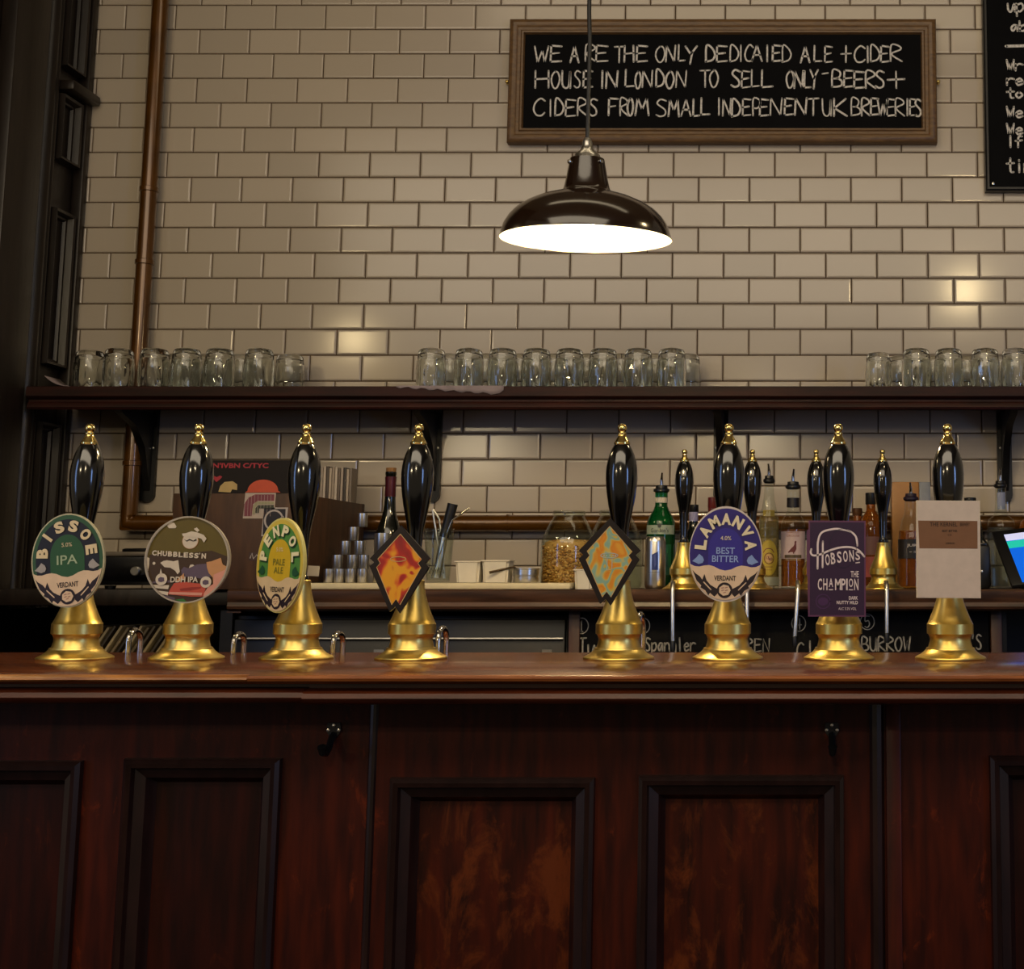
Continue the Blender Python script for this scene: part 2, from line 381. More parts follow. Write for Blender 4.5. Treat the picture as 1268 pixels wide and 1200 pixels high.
class Art:
    """flat print on a sheet: x right, y up in units, layered towards -Y"""
    def __init__(s, mb, k, ox=0, oy=0): s.mb, s.k, s.ox, s.oy = mb, k, ox, oy
    def p(s, x, y, n): return ((x + s.ox) * s.k, -0.0004 * n, (y + s.oy) * s.k)
    def poly(s, pts, n, mat):
        q = [pts[0]]
        for p_ in pts[1:]:
            if math.hypot(p_[0] - q[-1][0], p_[1] - q[-1][1]) > 1e-6: q.append(p_)
        tri = tessellate_polygon([[Vector((x, y, 0)) for x, y in q]])
        s.mb.add([s.p(x, y, n) for x, y in q], [tuple(t) for t in tri], mat); return s
    def ell(s, cx, cy, a, b, n, mat, seg=48, lo=0, hi=2 * PI):
        return s.poly([(cx + a * math.cos(lo + (hi - lo) * i / seg), cy + b * math.sin(lo + (hi - lo) * i / seg)) for i in range(seg)], n, mat)
    def line(s, pts, w, n, mat):
        m = len(pts); V = []
        for i, (x, y) in enumerate(pts):
            x0, y0 = pts[max(i - 1, 0)]; x1, y1 = pts[min(i + 1, m - 1)]
            d = math.hypot(x1 - x0, y1 - y0) or 1.0
            nx, ny = -(y1 - y0) / d * w / 2, (x1 - x0) / d * w / 2
            V += [s.p(x + nx, y + ny, n), s.p(x - nx, y - ny, n)]
        s.mb.add(V, [(2 * i, 2 * i + 1, 2 * i + 3, 2 * i + 2) for i in range(m - 1)], mat)
        for (x, y) in (pts[0], pts[-1]): s.ell(x, y, w / 2, w / 2, n, mat, 8)
        return s
    def ring(s, cx, cy, a, b, w, n, mat, seg=40):
        return s.line([(cx + a * math.cos(2 * PI * i / seg), cy + b * math.sin(2 * PI * i / seg)) for i in range(seg + 1)], w, n, mat)
    def text(s, t, cx, cy, cap, n, mat, width=None, rot=0.0, bold=0.0):
        V, F, (x0, x1, y0, y1) = glyphs(t, bold)
        sy = cap / (y1 - y0); sx = (width / (x1 - x0)) if width else sy
        c, q = math.cos(rot), math.sin(rot); out = []
        for (x, y) in V:
            X = (x - (x0 + x1) / 2) * sx; Y = (y - (y0 + y1) / 2) * sy
            out.append(s.p(cx + X * c - Y * q, cy + X * q + Y * c, n))
        s.mb.add(out, F, mat); return s
    def chalk(s, ch, x0, x1, y0, y1, w, n, mat):
        """one hand-drawn character in the box x0..x1, y0 (foot)..y1 (head)"""
        for st in STROKES[ch]:
            P = [(x0 + (x1 - x0) * a + random.uniform(-.3, .3), y0 + (y1 - y0) * b + random.uniform(-.3, .3)) for a, b in st]
            if ch in CURVY: P = smooth_line(P)
                
            if ch in CURVY or len(P) == 2: s.line(P, w, n, mat)
            else:
                for i in range(len(P) - 1): s.line([P[i], P[i + 1]], w, n, mat)
        return s
    def arc_text(s, t, cx, cy, a, b, span, cap, n, mat, bold=0.02, wide=None):
        m = len(t)
        for i, ch in enumerate(t):
            f = -span / 2 + span * i / (m - 1)
            s.text(ch, cx + a * math.sin(f), cy + b * math.cos(f), cap, n, mat, rot=-f, bold=bold, width=None if ch in 'I' else wide)
        return s
# ------------------------------------------------------------------ room shell
TW, TH_ = 0.1522, 0.0772
Z0 = H + 0.187
XL = -2.165                     # side wall
def build_wall():
    mb = MB(); g = 0.0009; b = 0.0033; Yf = 4.0
    x_min, x_max = XL, 1.55
    ref = -0.6827
    for row in range(-14, 26):
        z0 = Z0 + row * TH_ + g; z1 = Z0 + (row + 1) * TH_ - g
        # the course between the two lines at row 13 has its joint at ref, neighbours are set off by half
        off = ref + (0 if (row - 13) % 2 == 0 else TW / 2)
        k0 = math.floor((x_min - off) / TW)
        x = off + k0 * TW
        while x < x_max:
            a0, a1 = max(x + g, x_min), min(x + TW - g, x_max)
            x += TW
            if a1 - a0 < 0.012: continue
            ta = random.gauss(0, 0.0022); tb = random.gauss(0, 0.0022)
            cx, cz = (a0 + a1) / 2, (z0 + z1) / 2
            def P(px, pz, d): return (px, Yf + d + (px - cx) * ta + (pz - cz) * tb, pz)
            bx = min(b, (a1 - a0) / 3)
            V = [P(a0, z0, .006), P(a1, z0, .006), P(a1, z1, .006), P(a0, z1, .006),
                 P(a0 + bx * .3, z0 + b * .3, .0018), P(a1 - bx * .3, z0 + b * .3, .0018), P(a1 - bx * .3, z1 - b * .3, .0018), P(a0 + bx * .3, z1 - b * .3, .0018),
                 P(a0 + bx, z0 + b, .0004), P(a1 - bx, z0 + b, .0004), P(a1 - bx, z1 - b, .0004), P(a0 + bx, z1 - b, .0004),
                 P(a0 + bx * 1.8, z0 + b * 1.8, 0), P(a1 - bx * 1.8, z0 + b * 1.8, 0), P(a1 - bx * 1.8, z1 - b * 1.8, 0), P(a0 + bx * 1.8, z1 - b * 1.8, 0)]
            F = [(12, 13, 14, 15)]
            for q in (0, 4, 8):
                for i in range(4):
                    k = (i + 1) % 4; F.append((q + i, q + k, q + 4 + k, q + 4 + i))
            mb.add(V, F, 0)
    mb.box(XL, 1.55, 4.0045, 4.12, 0, H + 2.5, 1)
    return struct(mb.build('wall_back', [M['tile'], M['grout']], smooth=0))
build_wall()

def build_left_wall():
    """panelled dark wood side wall that runs back to the tiles"""
    mb = MB(); X = XL
    mb.box(X - 0.12, X, 2.2, 4.12, 0, H + 2.5, 0)
    def rect(y0, y1, z0, z1, d=0.03, w=0.022):
        # raised moulding round a sunk field, on the plane X
        prof = [(0, 0.0), (0.004, d), (w * .5, d * .9), (w * .75, d * .35), (w, d * .3), (w + .004, 0.001)]
        vs, fs = [], []
        for (q, h) in prof: vs += [(X + h, y0 + q, z0 + q), (X + h, y1 - q, z0 + q), (X + h, y1 - q, z1 - q), (X + h, y0 + q, z1 - q)]
        for j in range(len(prof) - 1):
            for i in range(4):
                k = (i + 1) % 4; fs.append((j * 4 + i, j * 4 + k, (j + 1) * 4 + k, (j + 1) * 4 + i))
        mb.add(vs, fs, 0)
    # pilaster: two upright roll mouldings
    for y, r in ((3.745, .016), (3.785, .024), (3.822, .014)):
        mb.tube([(X + .01, y, 0.02), (X + .01, y, H + 2.4)], r, 12, 0)
    mb.box(X, X + .045, 3.56, 3.725, 0.02, H + 2.4, 0, .006)
    rect(3.845, 3.958, H + 0.60, H + 1.06); rect(3.845, 3.958, H + 1.20, H + 1.40)
    rect(3.845, 3.958, H + 1.48, H + 2.2); rect(3.845, 3.958, 0.3, H + 0.44)
    mb.box(X, X + .06, 3.835, 3.99, H + 1.405, H + 1.435, 0, .006)     # ledge
    mb.box(X, X + .05, 3.835, 3.99, H + 1.80, H + 1.82, 0, .006)
    mb.box(X, X + .033, 3.968, 3.998, 0.02, H + 2.4, 0, .006)
    return struct(mb.build('wall_left', [M['blackwood']]))
build_left_wall()
struct(MB().box(-4.2, 4.2, -3.2, 4.12, -0.1, 0.0).build('floor', M['floor']))
struct(MB().box(-4.2, 4.2, -3.2, 4.12, H + 2.5, H + 2.6).build('ceiling', M['plaster']))

# ------------------------------------------------------------------ pipe on the tiles
def build_pipe():
    top = W(197, 0, 3.955); X = W(172, 440, 3.955).x
    r = 0.0235; zh = W(600, 648, 3.955).z; x1 = 1.5
    t = thing('service_pipe', 'brown painted pipe running down the tiled wall and turning along it behind the counter', 'pipe', (X, 3.955, zh))
    MB().tube([(0, 0, r * 1.0), (0, 0, H + 2.45 - zh)], r, 20).build('vertical_run', M['pipe'], t)
    MB().tube([(r, 0, 0), (x1 - X, 0, 0)], r, 20).build('horizontal_run', M['pipe'], t)
    mb = MB()                                   # mitred corner
    mb.tube([(0, 0, r), (0, 0, 0), (r, 0, 0)], r * 1.06, 20)
    mb.box(-r * .9, r * 1.0, -r * .75, r * .75, -r * .95, r * .9, 0, .008)
    mb.build('corner', M['pipe'], t)
    for z in (W(190, 235, 3.955).z, W(176, 325, 3.955).z, W(166, 574, 3.955).z):
        MB().lathe([(r, -.008), (r + .003, -.006), (r + .003, .006), (r, .008)], 24, (0, 0, z - zh)).build('coupling', M['pipe'], t)
    MB().lathe([(r + .001, -.003), (r + .003, -.003), (r + .003, .003), (r + .001, .003)], 24, (0, 0, 0), mtx=Matrix.Translation((W(629, 648, 3.955).x - X, 0, 0)) @ Matrix.Rotation(PI / 2, 4, 'Y')).build('coupling', M['pipe'], t)
build_pipe()

# ------------------------------------------------------------------ shelf with brackets, mat and tumblers
SZ = H + 0.519                # top of the shelf
SYF = 3.72
def build_shelf():
    t = thing('wall_shelf', 'long dark wooden shelf on black brackets carrying the upturned tumblers', 'shelf', (-0.3, 4.0, SZ - .045))
    ox, oy, oz = -0.3, 4.0, SZ - .045
    x0, x1 = XL + .05 - ox, 1.5 - ox
    MB().box(x0, x1, SYF + .02 - oy, -.001, .012, .045).build('shelf_board', M['shelfwood'], t)
    pts = [(SYF, .043), (SYF + .004, .045), (SYF + .02, .045), (SYF + .02, -.016), (SYF + .012, -.018), (SYF + .008, -.012), (SYF + .010, -.002), (SYF + .016, .004), (SYF + .016, .010), (SYF + .004, .014), (SYF, .018)]
    MB().profx([(y - oy, z) for y, z in pts], x0, x1).build('front_moulding', M['shelfwood'], t)
    for u in (181, 535, 892, 1245):
        p = W(u, 610, 3.985); X = p.x - ox; zb = W(u, 622, 3.985).z - oz
        mb = MB(); hw = .021
        # wall plate with round foot, arm and curved web
        pts = [(X - hw, .011), (X - hw, zb + hw)] + [(X - hw * math.cos(a), zb + hw - hw * math.sin(a)) for a in [PI * i / 8 for i in range(1, 8)]] + [(X + hw, zb + hw), (X + hw, .011)]
        mb.prism(pts, -.014, -.001)
        mb.box(X - hw, X + hw, -.235, -.001, .001, .0115, 0)
        web = [(-.013, -.001 + .001), (-.225, .001), (-.20, -.02), (-.12, -.045), (-.06, -.10), (-.035, -.17), (-.013, zb + .03)]
        mb.profx([(y, z) for y, z in web], X - .010, X + .010)
        br = mb.build('bracket', M['iron'], t)
        sb = MB()
        for q in (-.012, .012): sb.lathe([(.004, 0), (.0035, .002), (0, .003)], 10, mtx=Matrix.Translation((X + q, -.0142, -.10)) @ Matrix.Rotation(PI / 2, 4, 'X'))
        sb.build('screws', M['steel'], br)
build_shelf()

def build_liner():
    random.seed(3)
    xa, xb = W(491, 480, SYF).x, W(624, 480, SYF).x
    mb = MB(); n = 26; vs, fs = [], []
    for i in range(n + 1):
        f = i / n; x = xa + (xb - xa) * f
        drop = .003 + .020 * min(1, f * 1.05) + .003 * math.sin(i * 1.7) + (-.012 if f > .97 else 0)
        for (y, z) in ((SYF + .10, SZ + .0015), (SYF + .01, SZ + .0015), (SYF - .0015, SZ + .001), (SYF - .003, SZ - drop * .5), (SYF - .0035, SZ - drop)):
            vs.append((x, y, z))
    for i in range(n):
        for j in range(4): fs.append((i * 5 + j, i * 5 + j + 1, i * 5 + 6 + j, i * 5 + 5 + j))
    mb.add(vs, fs)
    o = mb.build('shelf_mat', M['greyliner']); o.modifiers.new('thickness', 'SOLIDIFY').thickness = .0012
    tag(o, 'grey bar mat hanging limp over the shelf edge under the middle tumblers', 'mat')
    mb = MB(); vs, fs = [], []; xa = W(62, 470, SYF + .05).x; xb = W(90, 480, SYF + .05).x
    for i in range(13):
        f = i / 12; x = xa + (xb - xa) * f; z = SZ + .003 + .028 * (1 - f) ** 2.2
        vs += [(x, SYF + .02, z), (x, SYF + .10, z)]
    for i in range(12): fs.append((2 * i, 2 * i + 1, 2 * i + 3, 2 * i + 2))
    mb.add(vs, fs)
    o = mb.build('shelf_mat', M['greyliner']); o.modifiers.new('thickness', 'SOLIDIFY').thickness = .0015
    tag(o, 'grey mat with a curled-up end at the left end of the shelf', 'mat')
build_liner()

def tumbler_mesh():
    mb = MB()
    def mod(a, z, r):
        if z < .012 or z > .078: return 0
        return .0011 * math.cos(11 * a) * math.sin(PI * (z - .012) / .066)
    prof = [(.0370, 0), (.0392, .001), (.0402, .010), (.0408, .02), (.0412, .035), (.0413, .05), (.0409, .065), (.0402, .078), (.0388, .083), (.0385, .088), (.0378, .098), (.0362, .107), (.0325, .1125), (.026, .1150), (.0, .1135)]
    inner = [(.0, .100), (.026, .0995), (.033, .096), (.0352, .088), (.0362, .078), (.0370, .06), (.0372, .04), (.0372, .02), (.0370, 0)]
    mb.lathe(inner[:-1] + prof[:], 44, mod=lambda a, z, r: mod(a, z, r) if r > .0375 else 0)
    o = mb.build('pint_tumbler', M['glass'], smooth=40); return o
def ordinal(i): return ['first', 'second', 'third', 'fourth', 'fifth', 'sixth', 'seventh', 'eighth', 'ninth', 'tenth'][i]
tum0 = tumbler_mesh(); tum_used = []
def put_tumbler(u, Y, label, grp, s=1.0):
    o = tum0 if not tum_used else tum0.copy()
    if tum_used: COL.objects.link(o)
    tum_used.append(1)
    o.location = (W(u, 470, Y).x, Y, SZ + .0005); o.scale = (s, s, s); o.rotation_euler = (0, 0, random.uniform(0, 1))
    tag(o, label, 'glass', grp)
gl = [110, 146, 190, 230, 271, 320]
for i, u in enumerate(gl):
    put_tumbler(u, 3.80 + (.03 if i == 0 else 0), ordinal(i) + ' upturned glass tumbler from the left in the front row of the left shelf group', 'tumblers in the left group on the shelf')
for i, u in enumerate([218, 256, 298, 358]):
    put_tumbler(u, 3.90, ordinal(i) + ' upturned glass tumbler from the left in the back row of the left shelf group', 'tumblers in the left group on the shelf')
gm = [533.6, 580, 622, 664, 705, 746.6, 790, 831.6]
for i, u in enumerate(gm):
    put_tumbler(u, 3.80, ordinal(i) + ' upturned glass tumbler from the left in the front row of the middle shelf group', 'tumblers in the middle group on the shelf')
for i, u in enumerate([556, 600, 643, 685, 726, 768, 811, 850]):
    put_tumbler(u, 3.895, ordinal(i) + ' upturned glass tumbler from the left in the back row of the middle shelf group', 'tumblers in the middle group on the shelf')
gr = [1088, 1135, 1175, 1220, 1258]
for i, u in enumerate(gr):
    put_tumbler(u, 3.80, ('smaller upturned tumbler standing apart at the left end of the right shelf group' if i == 0 else ordinal(i - 1) + ' full-size upturned tumbler from the left in the front row of the right shelf group'), 'tumblers in the right group on the shelf', .90 if i == 0 else 1.0)
for i, u in enumerate([1116, 1156, 1198, 1240]):
    put_tumbler(u, 3.90, ordinal(i) + ' upturned glass tumbler from the left in the back row of the right shelf group', 'tumblers in the right group on the shelf', .96)

# ------------------------------------------------------------------ blackboards on the wall
def board_sign():
    Y = 3.965
    p0 = W(627, 176, Y); p1 = W(1160, 23, Y)
    x0, x1, z0, z1 = p0.x, W(1160, 100, Y).x, p0.z, p1.z
    t = thing('chalkboard_sign', 'wide chalkboard in an oak frame with three lines about ale and cider', 'chalkboard', ((x0 + x1) / 2, Y, z0))
    ox, oz = (x0 + x1) / 2, z0
    a, b, c, d = x0 - ox, x1 - ox, 0, z1 - z0
    w = .047
    MB().frame(a, b, c, d, [(0, .03), (0, .004), (.004, -.002), (.013, -.006), (.020, -.004), (.026, .002), (.034, .003), (.038, -.001), (.043, 0), (w, .012)]).build('frame', M['frame'], t)
    MB().box(a + w - .004, b - w + .004, .010, .028, c + w - .004, d - w + .004).build('slate', M['slate'], t)
    def lay(chars, top, foot, drift=0):
        mb = None; last = -99
        for i, (ch, u0, u1) in enumerate(chars):
            dy = random.uniform(-1, 1)
            if u0 - last > 3.4:
                if mb: mb.build('chalk_lettering', M['chalk'], t, loc=(0, .0098, 0), smooth=0)
                mb = MB(); A = Art(mb, 1.0)
            last = u1
            P0 = W(u0, foot + dy, Y); P1 = W(u1, top + dy, Y)
            for st in STROKES[ch]:
                P = [(P0.x - ox + (P1.x - P0.x) * q + random.uniform(-.0006, .0006), P0.z - oz + (P1.z - P0.z) * r_ + random.uniform(-.0006, .0006)) for q, r_ in st]
                w_ = random.uniform(.0044, .0062)
                if ch in CURVY: A.line(smooth_line(P), w_, 1, 0)
                elif len(P) == 2: A.line(P, w_, 1, 0)
                else:
                    for j in range(len(P) - 1): A.line([P[j], P[j + 1]], w_, 1, 0)
        mb.build('chalk_lettering', M['chalk'], t, loc=(0, .0098, 0), smooth=0)
    def L(z0_, org, s): return lambda lst: [(c_, org + q / s, org + r_ / s) for c_, q, r_ in lst]
    f1 = L(0, 620, 4.529); f2 = L(0, 880, 4.372)
    lay(f1([('W', 185, 265), ('E', 275, 338), ('A', 387, 435), ('R', 472, 530), ('E', 532, 598), ('T', 635, 690), ('H', 692, 745), ('E', 760, 820), ('O', 868, 920), ('N', 925, 978), ('L', 995, 1032), ('Y', 1035, 1098), ('D', 1150, 1200), ('E', 1210, 1268)])
        + f2([('D', 105, 150), ('I', 155, 170), ('C', 185, 230), ('A', 222, 278), ('I', 298, 314), ('E', 335, 380), ('D', 388, 435), ('A', 488, 535), ('L', 560, 600), ('E', 618, 658), ('+', 706, 760), ('C', 780, 835), ('I', 842, 860), ('D', 868, 915), ('E', 922, 965), ('R', 975, 1035)]), 55, 75)
    lay(f1([('H', 190, 268), ('O', 280, 328), ('U', 340, 390), ('S', 410, 446), ('E', 460, 512), ('I', 560, 575), ('N', 588, 655), ('L', 695, 752), ('O', 752, 785), ('N', 792, 850), ('D', 870, 915), ('O', 925, 970), ('N', 982, 1040), ('T', 1118, 1172), ('O', 1172, 1218)])
        + f2([('S', 112, 160), ('E', 168, 212), ('L', 220, 262), ('L', 275, 335), ('O', 410, 450), ('N', 452, 500), ('L', 508, 540), ('Y', 540, 582), ('-', 605, 635), ('B', 658, 710), ('E', 722, 772), ('E', 778, 830), ('R', 840, 892), ('S', 895, 942), ('+', 960, 1050)]), 86, 107)
    lay(f1([('C', 182, 245), ('I', 268, 284), ('D', 302, 350), ('E', 360, 416), ('R', 428, 482), ('S', 495, 540), ('F', 602, 655), ('R', 667, 712), ('O', 708, 742), ('M', 752, 830), ('S', 870, 930), ('M', 938, 1000), ('A', 1010, 1065), ('L', 1078, 1112), ('L', 1122, 1170)])
        + f2([('I', 36, 52), ('N', 65, 108), ('D', 115, 160), ('E', 172, 216), ('P', 228, 270), ('E', 266, 310), ('N', 322, 385), ('E', 400, 446), ('N', 456, 520), ('T', 526, 585), ('U', 606, 652), ('K', 668, 738), ('B', 762, 810), ('R', 818, 862), ('E', 868, 908), ('W', 905, 960), ('E', 955, 1000), ('R', 1002, 1050), ('I', 1058, 1074), ('E', 1080, 1112), ('S', 1108, 1142)]), 121, 142)
    # two picture hooks seen on the frame ends
    for s_, X in ((-1, a - .006), (1, b + .006)):
        MB().lathe([(.006, 0), (.006, .012), (.003, .016), (0, .017)], 12, mtx=Matrix.Translation((X, .025, (c + d) / 2)) @ Matrix.Rotation(PI / 2, 4, 'X')).build('mirror_plate', M['brass'], t)
board_sign()
def menu_board():
    Y = 3.968
    xl = W(1219, 120, Y).x; zb = W(1222, 236, Y).z; x1 = xl + .62; zt = zb + .95
    t = thing('chalkboard_menu', 'tall black chalkboard with handwritten lines at the right edge', 'chalkboard', ((xl + x1) / 2, Y, zb))
    ox = (xl + x1) / 2; a, b, d = xl - ox, x1 - ox, zt - zb
    MB().frame(a, b, 0, d, [(0, .03), (0, 0), (.004, -.004), (.010, -.004), (.013, .003)]).build('frame', M['blackplastic'], t)
    MB().box(a + .011, b - .011, .002, .028, .011, d - .011).build('slate', M['slate'], t)
    MB().lathe([(.004, 0), (.004, .002), (0, .003)], 12, mtx=Matrix.Translation((a + .022, .002, .022)) @ Matrix.Rotation(PI / 2, 4, 'X')).build('screw', M['steel'], t)
    def word(s, u, top, foot, cw=8.6):
        mb = MB(); A = Art(mb, 1.0)
        for i, ch in enumerate(s):
            P0 = W(u + i * (cw + 2.2), foot, Y); P1 = W(u + i * (cw + 2.2) + cw, top, Y)
            for st in STROKES[ch]:
                P = [(P0.x - ox + (P1.x - P0.x) * q, P0.z - zb + (P1.z - P0.z) * r_) for q, r_ in st]
                if ch in CURVY: A.line(smooth_line(P), .0062, 1, 0)
                else:
                    for j in range(len(P) - 1): A.line([P[j], P[j + 1]], .0062, 1, 0)
        mb.build('chalk_lettering', M['chalk'], t, loc=(0, .0018, 0), smooth=0)
    word('up', 1248, -2, 14); word('ab', 1252, 26, 38)
    for (s, tp, ft) in (('Wr', 74, 87), ('real', 92, 105), ('to', 109, 121), ('We', 132, 145), ('We', 153, 166), ('If', 168, 182), ('tin', 196, 213)):
        word(s, 1247, tp, ft)
    mb = MB(); A = Art(mb, 1.0)
    p, q = W(1246, 57, Y), W(1330, 55, Y); A.line([(p.x - ox, p.z - zb), (q.x - ox, q.z - zb)], .009, 1, 0)
    mb.build('chalk_line', M['chalk'], t, loc=(0, .0018, 0), smooth=0)
menu_board()

# ------------------------------------------------------------------ pendant
def pendant():
    Y = 2.60
    s = K(270, Y)
    rim = W(726, 296, Y)
    t = thing('pendant_lamp', 'dark brown enamelled pendant lamp glowing white inside, hung before the chalkboard', 'lamp', (rim.x, Y, rim.z))
    u = 1 / 4.877 * s * .975
    prof = [(522, 0), (520, 30), (505, 78), (475, 128), (430, 175), (370, 215), (290, 252), (210, 277), (160, 292), (146, 305), (138, 330), (128, 375), (118, 430), (111, 470), (106, 498), (88, 508), (40, 510)]
    prof = [(r * u, z * u) for r, z in prof]
    hub = thing  # noqa
    mb = MB(); mb.lathe(prof, 64, cap=False)
    rot = (R(4.5), R(.2), 0)
    mb.build('shade', M['enamel'], t, rot=rot)
    inner = [((r * u - .0025) if r > 60 else r * u, z * u - .002) for r, z in [(520, 8), (517, 34), (501, 80), (471, 128), (426, 173), (366, 212), (287, 248), (205, 272), (150, 290), (60, 300)]]
    inner[0] = (prof[0][0] + .0012, -.001)
    inner.insert(1, (prof[0][0] - .003, .004))
    MB().lathe(inner + [(0, 300 * u - .002)], 64, cap=False).build('reflector', M['whiteenamel'], t, rot=rot)
    mb = MB(); mb.lathe([(0, .002), (.020, .008), (.030, .025), (.031, .038), (.024, .055), (.014, .072), (.012, .096)], 24)
    mb.build('bulb', M['bulb'], t, rot=rot)
    z = 508 * u
    mb = MB(); mb.lathe([(.026, z), (.024, z + .006), (.014, z + .014), (.010, z + .024), (.010, z + .03), (.006, z + .038), (0, z + .038)], 20)
    mb.build('gallery', M['steel'], t, rot=rot)
    off = Matrix.Rotation(R(.2), 3, 'Y') @ Matrix.Rotation(R(4.5), 3, 'X') @ Vector((0, 0, z + .034))
    mb = MB()
    mb.tube([off, off + Vector((0.001, 0, .2)), Vector((W(731, 20, Y).x - rim.x, off.y, W(731, 20, Y).z - rim.z)), Vector((W(732, -20, Y).x - rim.x, off.y, H + 2.49 - rim.z))], .0042, 10)
    mb.build('cord', M['blackplastic'], t)
    for (a_, zz) in ((R(-60), 470), (R(55), 472)):
        MB().lathe([(.004, -.003), (.005, 0), (.004, .004), (0, .005)], 12, mtx=Matrix.Rotation(rot[1], 4, 'Y') @ Matrix.Rotation(rot[0], 4, 'X') @ Matrix.Translation((112 * u * math.sin(a_), -112 * u * math.cos(a_), zz * u)) @ Matrix.Rotation(a_, 4, 'Z') @ Matrix.Rotation(PI / 2, 4, 'X')).build('thumb_screw', M['chrome'], t)
pendant()

# ------------------------------------------------------------------ the bar
BZ = H - 0.1203
BYF, BYB = 1.74, 2.25
def build_bar():
    x0, x1 = -2.3, 1.25
    xj = W(305, 838, BYF).x; xk = W(371, 860, BYF).x
    cx = -0.45
    t = thing('bar_counter', 'glossy varnished mahogany bar top with moulded edge carrying the front row of pumps', 'bar counter', (cx, 2.0, BZ - .05))
    def P(pts): return [(y - 2.0, z + .05) for y, z in pts]
    MB().box(x0 - cx, x1 - cx, BYF + .015 - 2.0, BYB - 2.0, .037, .05, 0, .002).build('board', M['bartop'], t)
    nose = [(BYF + .0155, 0), (BYF + .008, -.0004), (BYF + .002, -.002), (BYF, -.005), (BYF + .002, -.0085), (BYF + .0155, -.010)]
    nose_l = [(BYF + .0155, -.001), (BYF + .008, -.0016), (BYF + .002, -.004), (BYF + .001, -.0065), (BYF + .004, -.009), (BYF + .0155, -.0105)]
    MB().box(x0 - cx, x1 - cx, BYF + .071 - 2.0, BYB - .02 - 2.0, .0125, .0365).build('underboard', M['barnose'], t)
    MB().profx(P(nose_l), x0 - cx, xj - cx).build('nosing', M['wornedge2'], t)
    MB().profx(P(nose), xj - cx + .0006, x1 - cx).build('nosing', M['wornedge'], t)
    low = [(BYF + .036, -.012), (BYF + .036, -.018), (BYF + .016, -.0205), (BYF + .011, -.023), (BYF + .009, -.029), (BYF + .013, -.034), (BYF + .024, -.0375), (BYF + .07, -.0375), (BYF + .07, -.012)]
    low2 = [(y - .004, z - .001) if i < 7 else (y, z) for i, (y, z) in enumerate(low)]
    MB().profx(P(low), x0 - cx, xk - cx).build('lower_moulding', M['barnose'], t)
    MB().profx(P(low2), xk - cx + .0006, x1 - cx).build('lower_moulding', M['barnose'], t)

    YP = 1.86
    f = thing('bar_panelling', 'dark worn mahogany panelled front of the bar below the top', 'panelling', (cx, YP, 0))
    zt = BZ - .0380
    mbs = MB(); pm_ = []; zb = 0.16
    def XU(u, v): return W(u, v, YP).x
    A, B = XU(459, 1000), XU(1086, 1000)
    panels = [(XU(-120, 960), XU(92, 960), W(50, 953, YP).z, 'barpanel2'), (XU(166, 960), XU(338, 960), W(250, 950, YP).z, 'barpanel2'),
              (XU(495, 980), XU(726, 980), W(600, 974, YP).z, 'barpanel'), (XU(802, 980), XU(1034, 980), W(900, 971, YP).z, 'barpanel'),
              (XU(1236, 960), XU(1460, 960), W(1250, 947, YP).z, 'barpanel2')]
    segs = [x0] + [q for p in panels for q in (p[0], p[1])] + [x1]
    fr = MB()
    lx = x0
    for (a, b, z1, m) in panels:
        fr.box(lx - cx, a - cx, 0, .03, 0, zt); lx = b
        fr.box(a - cx, b - cx, 0, .03, z1, zt); fr.box(a - cx, b - cx, 0, .03, 0, zb)
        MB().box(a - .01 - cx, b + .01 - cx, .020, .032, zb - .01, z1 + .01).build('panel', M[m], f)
        MB().frame(a - .012 - cx, b + .012 - cx, zb - .012, z1 + .012, [(0, .0), (.001, -.008), (.006, -.012), (.012, -.010), (.014, -.002), (.022, .002), (.026, .004), (.030, .014), (.034, .0195)]).build('panel_moulding', M['barmould'], f)
    fr.box(lx - cx, x1 - cx, 0, .03, 0, zt)
    fr.build('frame', M['barwood'], f)
    for X, w in ((A, .006), (B, .010), (XU(1163, 1000), .002)):
        MB().tube([(X - cx, .002, 0), (X - cx, .002, zt)], w, 10).build('bead', M['barmould'], f)
    MB().box(B + .012 - cx, B + .032 - cx, -.006, .001, 0, zt, 0, .002).build('post', M['barwood'], f)
    # bag hooks
    for i, (u, v) in enumerate(((414, 905), (1030, 905))):
        p = W(u, v, YP)
        h = thing('bag_hook', ['iron bag hook with three screws under the bar top, near the left joint', 'dark iron bag hook under the bar top beside the right post'][i], 'hook', (p.x, YP, p.z), 0, 'bag hooks under the bar')
        k = K(v, YP)
        MB().prism([(-8 * k, 10 * k), (8 * k, 10 * k), (9 * k, 0), (4 * k, -8 * k), (-4 * k, -8 * k), (-9 * k, 0)], -.003, 0).build('plate', M['iron'], h)
        sm = MB()
        for (a, b) in ((0, 7), (-6.5, 1), (6.5, 1)): sm.lathe([(.0026, 0), (.002, .0012), (0, .0016)], 10, mtx=Matrix.Translation((a * k, -.003, b * k)) @ Matrix.Rotation(PI / 2, 4, 'X'))
        sm.build('screws', M['steel'], h)
        MB().tube([(0, -.003, -4 * k), (0, -.012, -10 * k), (0, -.018, -18 * k), (0, -.030, -24 * k), (0, -.042, -22 * k), (0, -.046, -14 * k)], [.0045, .0045, .0045, .0045, .0045, .006], 10).build('prong', M['iron'], h)
build_bar()
